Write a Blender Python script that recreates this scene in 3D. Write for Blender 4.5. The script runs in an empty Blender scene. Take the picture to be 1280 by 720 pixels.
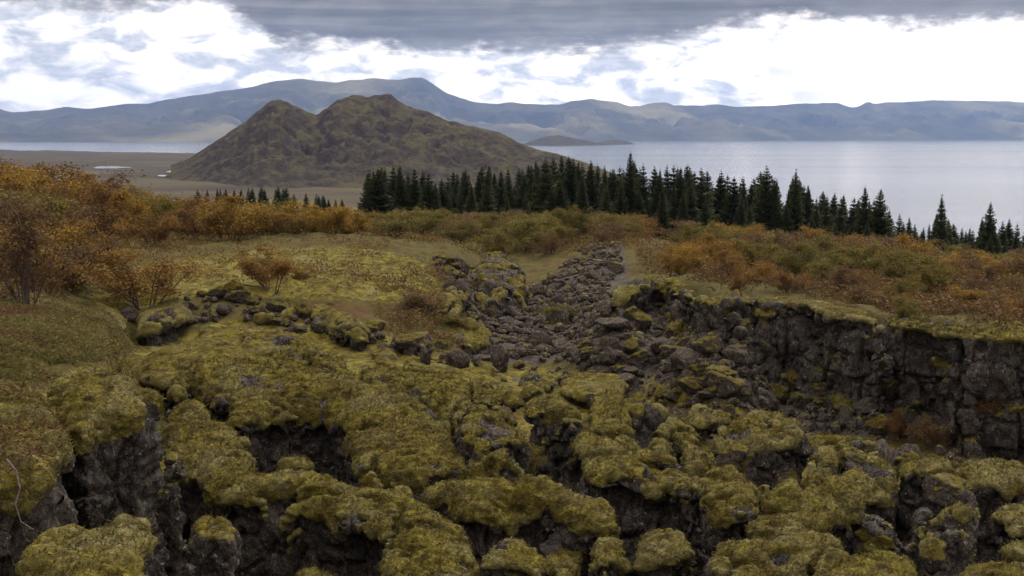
import bpy, math, random
import numpy as np
from mathutils import Vector

rng = np.random.default_rng(7)
random.seed(7)
scene = bpy.context.scene
COL = scene.collection
R = math.radians

# ------------------------------------------------------------------ camera
FPX = 1545.0                       # focal length in pixels of a 1280 wide picture
PITCH = R(7.0)
cam_d = bpy.data.cameras.new('camera')
cam_d.sensor_width = 36.0
cam_d.lens = FPX / 1280.0 * 36.0
cam_d.clip_start = 0.2
cam_d.clip_end = 90000.0
cam = bpy.data.objects.new('camera', cam_d)
COL.objects.link(cam)
cam.location = (0, 0, 0)
cam.rotation_euler = (R(90) - PITCH, 0, 0)
scene.camera = cam

# ------------------------------------------------------------------ exposure
vs = scene.view_settings
vs.view_transform = 'Standard'
vs.look = 'None'
vs.gamma = 1.0
vs.exposure = 0.95
try:
    vs.use_curve_mapping = False
except Exception:
    pass

# ------------------------------------------------------------------ sun
SUN_EL, SUN_AZ = R(48), R(28)      # azimuth measured from +Y towards +X
sd = bpy.data.lights.new('sun', 'SUN')
sd.energy = 1.5
sd.angle = R(22)
sd.color = (1.0, 0.95, 0.88)
sun = bpy.data.objects.new('sun', sd)
COL.objects.link(sun)
sdir = Vector((math.sin(SUN_AZ) * math.cos(SUN_EL), math.cos(SUN_AZ) * math.cos(SUN_EL), math.sin(SUN_EL)))
sun.rotation_euler = (-sdir).to_track_quat('-Z', 'Y').to_euler()
sun.location = (0, 0, 60)


# ------------------------------------------------------------------ node helper
class NT:
    def __init__(self, tree):
        self.t = tree
        self.n = tree.nodes
        self.l = tree.links

    def node(self, typ, **kw):
        nd = self.n.new(typ)
        for k, v in kw.items():
            setattr(nd, k, v)
        return nd

    def put(self, sock, v):
        if isinstance(v, bpy.types.NodeSocket):
            self.l.new(v, sock)
        elif v is not None:
            if isinstance(v, (tuple, list)) and len(v) == 3 and sock.type == 'RGBA':
                v = (*v, 1.0)
            sock.default_value = v

    def math(self, op, a, b=None, c=None, clamp=False):
        nd = self.node('ShaderNodeMath', operation=op)
        nd.use_clamp = clamp
        self.put(nd.inputs[0], a)
        if b is not None:
            self.put(nd.inputs[1], b)
        if c is not None:
            self.put(nd.inputs[2], c)
        return nd.outputs[0]

    def ss(self, x, lo, hi, o0=0.0, o1=1.0):
        nd = self.node('ShaderNodeMapRange', interpolation_type='SMOOTHSTEP')
        self.put(nd.inputs[0], x)
        self.put(nd.inputs[1], lo)
        self.put(nd.inputs[2], hi)
        self.put(nd.inputs[3], o0)
        self.put(nd.inputs[4], o1)
        return nd.outputs[0]

    def mix(self, f, a, b, mode='MIX'):
        nd = self.node('ShaderNodeMix', data_type='RGBA', blend_type=mode)
        self.put(nd.inputs[0], f)
        self.put(nd.inputs[6], a)
        self.put(nd.inputs[7], b)
        return nd.outputs[2]

    def noise(self, vec, scale, detail=4.0, rough=0.55, dist=0.0, out=0):
        nd = self.node('ShaderNodeTexNoise')
        if vec is not None:
            self.put(nd.inputs['Vector'], vec)
        nd.inputs['Scale'].default_value = scale
        nd.inputs['Detail'].default_value = detail
        nd.inputs['Roughness'].default_value = rough
        nd.inputs['Distortion'].default_value = dist
        return nd.outputs[out]

    def voro(self, vec, scale, feature='F1', out='Distance', rnd=1.0):
        nd = self.node('ShaderNodeTexVoronoi', feature=feature)
        if vec is not None:
            self.put(nd.inputs['Vector'], vec)
        nd.inputs['Scale'].default_value = scale
        nd.inputs['Randomness'].default_value = rnd
        return nd.outputs[out]

    def mapping(self, vec, scale=(1, 1, 1), loc=(0, 0, 0)):
        nd = self.node('ShaderNodeMapping')
        self.put(nd.inputs['Vector'], vec)
        nd.inputs['Scale'].default_value = scale
        nd.inputs['Location'].default_value = loc
        return nd.outputs[0]

    def ramp(self, f, stops):
        nd = self.node('ShaderNodeValToRGB')
        self.put(nd.inputs[0], f)
        e = nd.color_ramp.elements
        while len(e) < len(stops):
            e.new(0.5)
        for el, (p, c) in zip(e, stops):
            el.position = p
            el.color = (*c, 1.0)
        return nd.outputs[0]

    def vec(self, x, y, z):
        nd = self.node('ShaderNodeCombineXYZ')
        self.put(nd.inputs[0], x)
        self.put(nd.inputs[1], y)
        self.put(nd.inputs[2], z)
        return nd.outputs[0]


# ------------------------------------------------------------------ world: sky with broken stratus
world = bpy.data.worlds.new('World')
scene.world = world
world.use_nodes = True
w = NT(world.node_tree)
for nd in list(w.n):
    w.n.remove(nd)
SKY_STRENGTH = 0.1
sky = w.node('ShaderNodeTexSky', sky_type='NISHITA')
sky.sun_disc = False
sky.sun_elevation = SUN_EL
sky.sun_rotation = SUN_AZ
sky.air_density = 1.2
sky.dust_density = 2.0
tc = w.node('ShaderNodeTexCoord')
sep = w.node('ShaderNodeSeparateXYZ')
w.l.new(tc.outputs['Generated'], sep.inputs[0])
dx, dy, dz = sep.outputs
el = w.math('MULTIPLY', w.math('ARCSINE', dz), 57.2958)            # elevation, degrees
az = w.math('MULTIPLY', w.math('ARCTAN2', dx, dy), 57.2958)        # azimuth, degrees
flat = w.vec(w.math('MULTIPLY', az, 0.10), w.math('MULTIPLY', el, 0.42), 0.0)
n_big = w.noise(flat, 1.35, 6.0, 0.55, 0.25)
n_mid = w.noise(w.mapping(flat, (1.7, 0.95, 1), (3.3, 7.7, 0)), 2.3, 9.0, 0.56, 0.4)
n_str = w.noise(w.mapping(flat, (0.35, 2.2, 1), (9.1, 2.7, 0)), 2.2, 5.0, 0.55, 0.2)
n_fine = w.noise(w.mapping(flat, (2.6, 1.4, 1), (1.1, 4.7, 0)), 5.0, 6.0, 0.6)
# lower rim of the cloud deck: higher (ragged) to the left, low in the middle
rim = w.math('ADD', w.ss(az, -13.5, -10.0, 5.6, 3.85), w.ss(az, 2.0, 13.0, 0.0, 0.95))
rim = w.math('MULTIPLY', rim, w.ss(w.math('ABSOLUTE', az), 40.0, 130.0, 1.0, 0.0))
rim = w.math('ADD', rim, w.math('MULTIPLY', w.math('SUBTRACT', n_big, 0.5), 2.6))
rim = w.math('ADD', rim, w.math('MULTIPLY', w.math('SUBTRACT', n_fine, 0.5), 1.3))
deck = w.ss(w.math('SUBTRACT', el, rim), -0.45, 0.55)
# broken grey clouds inside the bright gap
gap = w.math('MULTIPLY', w.ss(el, 0.4, 1.6), 1.0)
low = w.math('MULTIPLY', w.ss(n_mid, 0.42, 0.62), gap)
low = w.math('MULTIPLY', low, w.ss(az, 9.0, 16.0, 0.85, 0.28))
bars = w.math('MULTIPLY', w.ss(n_str, 0.50, 0.70), w.ss(el, 0.5, 1.4))
bars = w.math('MULTIPLY', bars, 0.25)
K = 1.0 / SKY_STRENGTH
glow = w.ss(az, -40.0, 14.0, 0.85, 1.35)
bright = w.mix(0.12, (0.98 * K, 0.90 * K, 0.85 * K), sky.outputs[0])
bright = w.mix(1.0, bright, glow, 'MULTIPLY')
lowcol = w.mix(w.ss(n_fine, 0.35, 0.7), (0.24 * K, 0.27 * K, 0.32 * K), (0.42 * K, 0.42 * K, 0.45 * K))
col = w.mix(bars, bright, (0.46 * K, 0.46 * K, 0.50 * K))
col = w.mix(low, col, lowcol)
# the deck itself: darkest at its low rim, brighter towards the zenith like any overcast sky
deck_l = w.math('MULTIPLY', w.ss(n_str, 0.3, 0.7, 0.085, 0.165), w.ss(n_mid, 0.25, 0.75, 0.8, 1.3))
deck_l = w.math('ADD', deck_l, w.math('ADD', w.math('MULTIPLY', w.ss(el, 6.5, 26.0), 0.42), w.math('MULTIPLY', w.ss(el, 20.0, 85.0), 0.95)))
deck_l = w.math('MULTIPLY', deck_l, K)
deckcol = w.mix(1.0, (1.0, 0.935, 0.90), deck_l, 'MULTIPLY')
col = w.mix(deck, col, deckcol)
bg = w.node('ShaderNodeBackground')
w.put(bg.inputs[0], col)
bg.inputs[1].default_value = SKY_STRENGTH
wo = w.node('ShaderNodeOutputWorld')
w.l.new(bg.outputs[0], wo.inputs[0])

# ------------------------------------------------------------------ numpy noise
_P = np.random.default_rng(11).permutation(256).astype(np.int64)
_P = np.concatenate([_P, _P, _P])
_G = np.random.default_rng(5).normal(size=(256, 3))
_G /= np.linalg.norm(_G, axis=1)[:, None]
_RV = np.random.default_rng(3).random((256, 3))


def _hash(ix, iy, iz):
    return _P[_P[_P[ix & 255] + (iy & 255)] + (iz & 255)]


def perlin(x, y, z=0.0):
    x, y, z = np.broadcast_arrays(np.asarray(x, float), np.asarray(y, float), np.asarray(z, float))
    ix, iy, iz = np.floor(x).astype(np.int64), np.floor(y).astype(np.int64), np.floor(z).astype(np.int64)
    fx, fy, fz = x - ix, y - iy, z - iz
    u, v, t = (f * f * f * (f * (f * 6 - 15) + 10) for f in (fx, fy, fz))
    res = 0.0
    for a in (0, 1):
        for b in (0, 1):
            for c in (0, 1):
                g = _G[_hash(ix + a, iy + b, iz + c)]
                d = g[..., 0] * (fx - a) + g[..., 1] * (fy - b) + g[..., 2] * (fz - c)
                res = res + d * (u if a else 1 - u) * (v if b else 1 - v) * (t if c else 1 - t)
    return res * 1.5


def fbm(x, y, z=0.0, octv=4, gain=0.5):
    r, a, f = 0.0, 1.0, 1.0
    for i in range(octv):
        r = r + a * perlin(x * f + 17.3 * i, y * f - 9.1 * i, np.asarray(z) * f + 3.7 * i)
        a *= gain
        f *= 2.03
    return r


def worley(x, y, z=0.0, dims=3):
    """F1, F2, cell random"""
    x, y, z = np.broadcast_arrays(np.asarray(x, float), np.asarray(y, float), np.asarray(z, float))
    ix, iy, iz = np.floor(x).astype(np.int64), np.floor(y).astype(np.int64), np.floor(z).astype(np.int64)
    f1 = np.full(x.shape, 9.0)
    f2 = np.full(x.shape, 9.0)
    cid = np.zeros(x.shape)
    for a in (-1, 0, 1):
        for b in (-1, 0, 1):
            for c in ((-1, 0, 1) if dims == 3 else (0,)):
                h = _hash(ix + a, iy + b, iz + c)
                r = _RV[h]
                ex, ey = ix + a + r[..., 0] - x, iy + b + r[..., 1] - y
                d = ex * ex + ey * ey
                if dims == 3:
                    ez = iz + c + r[..., 2] - z
                    d = d + ez * ez
                nw = d < f1
                f2 = np.where(nw, f1, np.minimum(f2, d))
                cid = np.where(nw, h / 255.0, cid)
                f1 = np.where(nw, d, f1)
    return np.sqrt(f1), np.sqrt(f2), cid


def sstep(x, a, b):
    t = np.clip((x - a) / (b - a), 0, 1)
    return t * t * (3 - 2 * t)


# ------------------------------------------------------------------ view geometry: from the photograph to places
CP, SP = math.cos(PITCH), math.sin(PITCH)


def ray(px, py):
    u = (np.asarray(px, float) - 640) / FPX
    v = (360 - np.asarray(py, float)) / FPX
    return u, CP + v * SP, -SP + v * CP


def on_z(px, py, z):
    x, y, k = ray(px, py)
    t = np.asarray(z) / k
    return x * t, y * t


def pix(x, y, z):
    f = y * CP - z * SP
    return 640 + FPX * x / f, 360 - FPX * (y * SP + z * CP) / f


# ------------------------------------------------------------------ object helpers
def mk_mesh(name, verts, faces, mat=None, attrs=None, smooth=True):
    verts = np.asarray(verts, np.float32)
    faces = np.asarray(faces, np.int32)
    me = bpy.data.meshes.new(name)
    nf, k = faces.shape
    me.vertices.add(len(verts))
    me.vertices.foreach_set('co', verts.ravel())
    me.loops.add(nf * k)
    me.loops.foreach_set('vertex_index', faces.ravel())
    me.polygons.add(nf)
    me.polygons.foreach_set('loop_start', np.arange(0, nf * k, k, dtype=np.int32))
    try:
        me.polygons.foreach_set('loop_total', np.full(nf, k, np.int32))
    except Exception:
        pass
    if attrs:
        for an, av in attrs.items():
            av = np.asarray(av, np.float32)
            at = me.attributes.new(an, 'FLOAT', 'POINT')
            at.data.foreach_set('value', av)
    me.update(calc_edges=True)
    me.polygons.foreach_set('use_smooth', np.full(nf, smooth, bool))
    if mat:
        me.materials.append(mat)
    return me


def add(name, data, parent=None, loc=None):
    o = bpy.data.objects.new(name, data)
    COL.objects.link(o)
    if parent:
        o.parent = parent
    if loc is not None:
        o.location = loc
    return o


def tag(o, label=None, cat=None, group=None, kind=None):
    if label:
        o['label'] = label
    if cat:
        o['category'] = cat
    if group:
        o['group'] = group
    if kind:
        o['kind'] = kind
    return o


def grid_faces(nu, nv):
    i, j = np.meshgrid(np.arange(nu - 1), np.arange(nv - 1), indexing='ij')
    a = (i * nv + j).ravel()
    return np.stack([a, a + nv, a + nv + 1, a + 1], 1)


def compact(v, f, *attrs):
    used = np.zeros(len(v), bool)
    used[f.ravel()] = True
    idx = np.cumsum(used) - 1
    return (v[used], idx[f]) + tuple(a[used] for a in attrs)


def vnormals(v, q):
    p = v[q]
    n = np.cross(p[:, 2] - p[:, 0], p[:, 3] - p[:, 1]) if q.shape[1] == 4 else np.cross(p[:, 1] - p[:, 0], p[:, 2] - p[:, 0])
    out = np.zeros_like(v)
    for k in range(q.shape[1]):
        for c in range(3):
            out[:, c] += np.bincount(q[:, k], n[:, c], minlength=len(v))
    return out / (np.linalg.norm(out, axis=1)[:, None] + 1e-12)


# ------------------------------------------------------------------ materials
def material(name):
    m = bpy.data.materials.new(name)
    m.use_nodes = True
    t = NT(m.node_tree)
    bs = t.n.get('Principled BSDF')
    bs.inputs['Roughness'].default_value = 0.95
    bs.inputs['Specular IOR Level'].default_value = 0.12
    return m, t, bs


def bump(t, h, strength, dist, prev=None):
    nd = t.node('ShaderNodeBump')
    nd.inputs['Strength'].default_value = strength
    nd.inputs['Distance'].default_value = dist
    t.put(nd.inputs['Height'], h)
    if prev is not None:
        t.put(nd.inputs['Normal'], prev)
    return nd.outputs[0]


def moss_color(t, pos):
    big = t.noise(pos, 0.55, 4, 0.6, 0.4)
    med = t.noise(t.mapping(pos, (1, 1, 1.4), (5, 3, 1)), 2.6, 5, 0.65, 0.3)
    fine = t.noise(t.mapping(pos, (1, 1, 1.6), (2, 9, 4)), 13.0, 4, 0.7)
    c = t.ramp(med, [(0.34, (0.048, 0.034, 0.010)), (0.45, (0.105, 0.080, 0.016)), (0.56, (0.195, 0.155, 0.028)), (0.68, (0.26, 0.215, 0.062))])
    c = t.mix(t.ss(big, 0.52, 0.66, 0.0, 0.55), c, (0.250, 0.215, 0.125))
    c = t.mix(t.ss(big, 0.46, 0.34, 0.0, 0.5), c, (0.085, 0.056, 0.022))
    c = t.mix(t.ss(fine, 0.45, 0.28, 0.0, 0.85), c, (0.030, 0.022, 0.007))
    c = t.mix(t.ss(fine, 0.58, 0.76, 0.0, 0.5), c, (0.29, 0.255, 0.13))
    wr = t.noise(t.mapping(pos, (1.15, 1.15, 1.5), (12, 5, 3)), 6.5, 6, 0.66, 0.7)
    ridge = t.math('ABSOLUTE', t.math('SUBTRACT', wr, 0.5))
    c = t.mix(t.ss(ridge, 0.035, 0.0, 0.0, 0.7), c, (0.040, 0.030, 0.010))
    c = t.mix(t.ss(wr, 0.60, 0.74, 0.0, 0.45), c, (0.30, 0.265, 0.13))
    fine = t.math('ADD', t.math('MULTIPLY', fine, 0.6), t.ss(ridge, 0.0, 0.09, 0.0, 0.35))
    wear = t.noise(t.mapping(pos, (1, 1, 1), (31, 12, 8)), 1.1, 5, 0.7)
    c = t.mix(t.ss(wear, 0.57, 0.68, 0.0, 0.65), c, (0.080, 0.045, 0.030))
    # pale dry tips where a cushion bulges
    geo = t.node('ShaderNodeNewGeometry')
    c = t.mix(t.ss(geo.outputs['Pointiness'], 0.525, 0.62, 0.0, 0.55), c, (0.27, 0.25, 0.15))
    dr = t.node('ShaderNodeAttribute', attribute_name='dry')
    c = t.mix(t.math('MULTIPLY', dr.outputs['Fac'], t.ss(fine, 0.40, 0.66, 0.25, 0.85)), c, (0.225, 0.195, 0.120))
    c = t.mix(1.0, c, (1.36, 1.36, 1.0), 'MULTIPLY')
    return c, fine, med


def rock_color(t, pos, gain=1.0):
    a = t.noise(pos, 1.3, 6, 0.65, 0.5)
    b = t.noise(t.mapping(pos, (1, 1, 0.55), (8, 1, 3)), 6.5, 6, 0.7)
    pit = t.noise(t.mapping(pos, (1, 1, 0.8), (1, 6, 2)), 19.0, 4, 0.7)
    b = t.math('ADD', t.math('MULTIPLY', b, 0.55), t.math('MULTIPLY', pit, 0.45))
    c = t.ramp(b, [(0.37, (0.015, 0.011, 0.010)), (0.47, (0.050, 0.040, 0.032)), (0.55, (0.100, 0.084, 0.069)), (0.70, (0.19, 0.165, 0.14))])
    c = t.mix(t.ss(a, 0.52, 0.72, 0.0, 0.5), c, (0.085, 0.060, 0.047))
    if gain != 1.0:
        c = t.mix(1.0, c, (gain, gain * 0.95, gain * 0.88), 'MULTIPLY')
    # crusts of white and grey lichen
    l1 = t.noise(t.mapping(pos, (1, 1, 0.8), (3, 14, 7)), 8.5, 5, 0.72, 0.6)
    l2 = t.noise(t.mapping(pos, (1, 1, 1), (13, 4, 17)), 0.8, 3, 0.5)
    li = t.math('MULTIPLY', t.ss(l1, 0.61, 0.65), t.ss(l2, 0.38, 0.56))
    c = t.mix(t.math('MULTIPLY', li, 0.8), c, (0.46, 0.44, 0.42))
    l3 = t.noise(t.mapping(pos, (1, 1, 1), (23, 4, 1)), 17.0, 3, 0.6)
    c = t.mix(t.ss(l3, 0.64, 0.69, 0.0, 0.7), c, (0.34, 0.32, 0.30))
    return c, b, a


def position(t):
    return t.node('ShaderNodeNewGeometry').outputs['Position']


def objpos(t, spread=40.0):
    """object coordinates, shifted for each object so that copies differ"""
    tcn = t.node('ShaderNodeTexCoord')
    oi = t.node('ShaderNodeObjectInfo')
    va = t.node('ShaderNodeVectorMath', operation='ADD')
    t.put(va.inputs[0], tcn.outputs['Object'])
    t.put(va.inputs[1], t.vec(t.math('MULTIPLY', oi.outputs['Random'], spread), t.math('MULTIPLY', oi.outputs['Random'], spread * 0.37), 0.0))
    return va.outputs[0]


def build_moss_rock(name, pos_fn, attr='moss', gain=1.0):
    m, t, bs = material(name)
    pos = pos_fn(t)
    mc, mf, mm = moss_color(t, pos)
    rc, rb, ra = rock_color(t, pos, gain)
    at = t.node('ShaderNodeAttribute', attribute_name=attr)
    edge = t.math('ADD', at.outputs['Fac'], t.math('MULTIPLY', t.math('SUBTRACT', t.noise(pos, 9.0, 4, 0.6), 0.5), 0.55))
    f = t.ss(edge, 0.40, 0.52)
    t.put(bs.inputs['Base Color'], t.mix(f, rc, mc))
    hm = t.math('ADD', t.math('MULTIPLY', mf, 2.6), t.math('MULTIPLY', t.noise(pos, 38.0, 3, 0.6), 1.1))
    hr = t.math('ADD', t.math('MULTIPLY', rb, 2.6), t.math('MULTIPLY', t.voro(pos, 5.0, 'DISTANCE_TO_EDGE'), 0.5))
    hmix = t.node('ShaderNodeMix', data_type='FLOAT')
    t.put(hmix.inputs[0], f)
    t.put(hmix.inputs[2], hr)
    t.put(hmix.inputs[3], hm)
    t.put(bs.inputs['Normal'], bump(t, hmix.outputs[0], 1.0, 0.11))
    return m


M_BLOCK = build_moss_rock('mossy_lava', position)
M_BOULDER = build_moss_rock('mossy_boulder', objpos, gain=1.2)
M_RUBBLE = build_moss_rock('weathered_rubble', position, gain=1.2)


def ground_material():
    m, t, bs = material('heath_ground')
    pos = position(t)
    mc, mf, mm = moss_color(t, pos)
    rc, rb, ra = rock_color(t, pos)
    n1 = t.noise(t.mapping(pos, (1, 1, 1), (4, 4, 4)), 0.35, 5, 0.6, 0.4)
    n2 = t.noise(t.mapping(pos, (1, 1, 1), (14, 2, 9)), 1.7, 5, 0.65)
    heath = t.ramp(n2, [(0.3, (0.055, 0.032, 0.018)), (0.45, (0.088, 0.062, 0.018)), (0.6, (0.10, 0.092, 0.024)), (0.78, (0.13, 0.07, 0.028))])
    heath = t.mix(t.ss(n1, 0.55, 0.7, 0.0, 0.6), heath, (0.12, 0.045, 0.03))
    green = t.mix(n2, (0.045, 0.055, 0.014), (0.11, 0.10, 0.025))
    heath = t.mix(t.ss(n1, 0.46, 0.34, 0.0, 0.7), heath, green)
    at = t.node('ShaderNodeAttribute', attribute_name='moss')
    ar = t.node('ShaderNodeAttribute', attribute_name='rocky')
    jit = t.math('MULTIPLY', t.math('SUBTRACT', t.noise(pos, 2.3, 5, 0.65), 0.5), 1.1)
    fm = t.ss(t.math('ADD', at.outputs['Fac'], jit), 0.38, 0.62)
    jit2 = t.math('MULTIPLY', t.math('SUBTRACT', t.noise(t.mapping(pos, (1, 1, 1), (7, 7, 1)), 1.6, 5, 0.65), 0.5), 1.2)
    fr = t.ss(t.math('ADD', ar.outputs['Fac'], jit2), 0.42, 0.58)
    c = t.mix(fm, heath, t.mix(1.0, mc, (0.76, 0.78, 0.80), 'MULTIPLY'))
    c = t.mix(fr, c, rc)
    t.put(bs.inputs['Base Color'], c)
    h = t.math('ADD', t.math('MULTIPLY', n2, 1.2), t.math('MULTIPLY', mf, 0.8))
    h = t.math('ADD', h, t.math('MULTIPLY', rb, 0.6))
    t.put(bs.inputs['Normal'], bump(t, h, 0.9, 0.12))
    return m


M_GROUND = ground_material()


def leaf_material(name, stops, trans=0.3):
    m, t, bs = material(name)
    at = t.node('ShaderNodeAttribute', attribute_name='tone')
    oi = t.node('ShaderNodeObjectInfo')
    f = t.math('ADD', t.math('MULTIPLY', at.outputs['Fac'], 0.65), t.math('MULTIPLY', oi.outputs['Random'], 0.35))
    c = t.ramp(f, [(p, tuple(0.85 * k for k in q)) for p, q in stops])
    t.put(bs.inputs['Base Color'], c)
    bs.inputs['Roughness'].default_value = 0.7
    tr = t.node('ShaderNodeBsdfTranslucent')
    t.put(tr.inputs[0], c)
    mx = t.node('ShaderNodeMixShader')
    mx.inputs[0].default_value = trans
    t.l.new(bs.outputs[0], mx.inputs[1])
    t.l.new(tr.outputs[0], mx.inputs[2])
    t.l.new(mx.outputs[0], t.n['Material Output'].inputs[0])
    return m


M_LEAF = {
    'orange': leaf_material('orange_birch_leaf', [(0.0, (0.065, 0.036, 0.018)), (0.35, (0.145, 0.075, 0.020)), (0.7, (0.24, 0.13, 0.024)), (1.0, (0.33, 0.20, 0.04))]),
    'russet': leaf_material('russet_birch_leaf', [(0.0, (0.062, 0.040, 0.026)), (0.4, (0.115, 0.068, 0.030)), (0.8, (0.175, 0.100, 0.032)), (1.0, (0.22, 0.15, 0.05))]),
    'olive': leaf_material('olive_willow_leaf', [(0.0, (0.070, 0.062, 0.016)), (0.4, (0.130, 0.108, 0.022)), (0.8, (0.190, 0.150, 0.030)), (1.0, (0.24, 0.17, 0.04))]),
    'yellow': leaf_material('yellow_birch_leaf', [(0.0, (0.13, 0.075, 0.018)), (0.4, (0.23, 0.130, 0.020)), (0.8, (0.32, 0.19, 0.024)), (1.0, (0.38, 0.25, 0.04))]),
    'red': leaf_material('red_bilberry_leaf', [(0.0, (0.06, 0.024, 0.018)), (0.5, (0.115, 0.042, 0.028)), (1.0, (0.15, 0.075, 0.035))]),
    'grass': leaf_material('autumn_grass_blade', [(0.0, (0.05, 0.045, 0.012)), (0.5, (0.10, 0.09, 0.022)), (1.0, (0.19, 0.15, 0.05))]),
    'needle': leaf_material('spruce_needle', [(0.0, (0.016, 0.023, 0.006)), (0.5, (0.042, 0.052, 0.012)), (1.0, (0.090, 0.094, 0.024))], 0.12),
}


def plain_mat(name, col, col2, scale, rough=0.9):
    m, t, bs = material(name)
    pos = objpos(t)
    t.put(bs.inputs['Base Color'], t.mix(t.ss(t.noise(pos, scale, 5, 0.6), 0.3, 0.7), col, col2))
    bs.inputs['Roughness'].default_value = rough
    return m


M_TWIG = plain_mat('birch_twig_bark', (0.055, 0.035, 0.030), (0.15, 0.115, 0.10), 9.0)
M_BARK = plain_mat('spruce_bark', (0.035, 0.024, 0.018), (0.07, 0.05, 0.04), 8.0)
M_DEAD = plain_mat('bleached_dead_wood', (0.09, 0.08, 0.075), (0.17, 0.155, 0.145), 14.0)


def water_material():
    m, t, bs = material('lake_water')
    pos = position(t)
    bs.inputs['Base Color'].default_value = (0.05, 0.06, 0.07, 1)
    bs.inputs['IOR'].default_value = 1.33
    bs.inputs['Specular IOR Level'].default_value = 0.5
    n = t.noise(t.mapping(pos, (0.25, 1, 1)), 0.0016, 4, 0.55, 0.3)
    t.put(bs.inputs['Roughness'], t.ss(n, 0.35, 0.7, 0.15, 0.18))
    h = t.noise(t.mapping(pos, (1, 1, 1)), 0.25, 5, 0.6)
    t.put(bs.inputs['Normal'], bump(t, h, 0.06, 0.5))
    return m


M_WATER = water_material()


def far_material(name, stops, scale, patch=None, bstr=0.5, bdist=5.0, steep=None):
    m, t, bs = material(name)
    pos = position(t)
    n = t.noise(pos, scale, 7, 0.62, 0.4)
    c = t.ramp(n, stops)
    n2 = t.noise(t.mapping(pos, (1, 1, 1.0), (100, 40, 0)), scale * 0.35, 5, 0.6, 0.5)
    if patch:
        c = t.mix(t.ss(n2, 0.50, 0.64, 0.0, 0.85), c, patch)
    if steep:
        g = t.node('ShaderNodeNewGeometry')
        s = t.node('ShaderNodeSeparateXYZ')
        t.put(s.inputs[0], g.outputs['Normal'])
        c = t.mix(t.ss(s.outputs[2], 0.86, 0.66), c, steep)
    t.put(bs.inputs['Base Color'], c)
    t.put(bs.inputs['Normal'], bump(t, t.noise(pos, scale * 3, 6, 0.65), bstr, bdist))
    return m


M_HILL = far_material('heath_hill', [(0.32, (0.016, 0.012, 0.009)), (0.46, (0.036, 0.026, 0.018)), (0.56, (0.056, 0.043, 0.022)), (0.72, (0.085, 0.072, 0.028))], 0.055, (0.066, 0.055, 0.022), 1.0, 6.0, (0.038, 0.026, 0.022))
M_MOUNT = far_material('far_mountain', [(0.32, (0.030, 0.028, 0.026)), (0.5, (0.055, 0.048, 0.036)), (0.68, (0.10, 0.085, 0.052))], 0.0011, (0.19, 0.16, 0.085), 0.9, 60.0, (0.06, 0.055, 0.05))  # pale patch tone paints sunlit patches into the base colour
M_PLAIN = far_material('boggy_plain', [(0.3, (0.024, 0.017, 0.012)), (0.5, (0.044, 0.032, 0.018)), (0.7, (0.070, 0.055, 0.027))], 0.012, (0.062, 0.053, 0.026), 0.4, 1.0)

# ------------------------------------------------------------------ the lie of the land
T_PX = np.array([-300, 0, 125, 165, 250, 400, 500, 560, 620, 680, 740, 800, 980, 1280, 1700], float)
T_S = (T_PX - 640) / FPX
T_D = np.array([5, 8, 16, 22, 30, 38, 44, 47.5, 55, 65, 75, 90, 110, 150, 250, 500, 800, 1100], float)
T_Z = np.array([
    [-4.2, -4.6, -5.5, -7.0, -8.0, -10., -11., -11., -11., -11., -11., -11., -11., -11., -11.],
    [-4.5, -5.2, -6.5, -7.5, -9.5, -11., -11.5, -11.5, -11.5, -11.5, -11.5, -11.5, -11.5, -11.5, -11.5],
    [-4.6, -7.2, -8.5, -10., -11.5, -11.8, -12., -12., -12., -12., -12., -12., -12., -11.8, -11.8],
    [-4.5, -5.1, -8.0, -11., -11.8, -12., -12., -12., -12., -12., -12., -12., -12., -11.8, -11.8],
    [-4.6, -5.0, -5.6, -11., -11.6, -11.8, -11.8, -11.6, -11.6, -11.6, -11.6, -11.6, -11.4, -11.2, -11.0],
    [-5.0, -5.2, -6.0, -9.8, -10.2, -10.2, -10.2, -10., -9.8, -9.8, -9.8, -9.9, -10.3, -10.7, -7.2],
    [-5.3, -5.5, -6.6, -8.2, -8.6, -8.7, -8.5, -8.7, -9.2, -9.5, -9.7, -10., -10.5, -10.7, -7.0],
    [-5.4, -5.7, -7.0, -8.1, -8.3, -8.4, -8.4, -8.5, -9.4, -9.7, -9.8, -10., -10.6, -10.0, -7.0],
    [-5.4, -5.9, -6.9, -7.0, -7.0, -7.0, -7.3, -8.0, -9.8, -10., -9.6, -9.2, -8.0, -7.2, -7.2],
    [-5.2, -5.8, -6.8, -6.9, -6.9, -6.8, -6.7, -7.3, -9.8, -9.5, -8.8, -8.2, -7.7, -8.3, -9.0],
    [-5.0, -5.6, -6.6, -6.7, -6.7, -6.5, -6.4, -6.8, -9.4, -9.0, -8.4, -7.7, -8.4, -9.6, -10.5],
    [-4.6, -5.5, -6.8, -7.2, -7.6, -7.9, -7.9, -8.0, -8.2, -8.1, -7.7, -7.9, -9.6, -11.4, -12.5],
    [-5.0, -6.2, -7.9, -8.5, -9.2, -9.6, -9.6, -9.4, -9.2, -9.2, -9.3, -9.6, -11.4, -13.8, -15.5],
    [-8.0, -9.5, -11., -11.8, -12.5, -12.8, -12.0, -11.8, -11.8, -11.8, -12.0, -12.4, -14.2, -17.6, -20.],
    [-16., -16.5, -18., -18., -18.5, -18.5, -17., -16., -16., -16., -16., -17., -19., -23., -25.],
    [-28., -28., -29., -29., -29., -29., -32., -33., -34., -35., -36., -38., -42., -46.5, -47.],
    [-42.9, -42.9, -42.9, -42.9, -42.9, -43., -45.6, -47., -47., -47., -47., -47., -47., -48., -48.],
    [-47., -47., -47., -47., -47., -47., -48., -48., -48., -48., -48., -48., -48., -48., -48.]])

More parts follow.
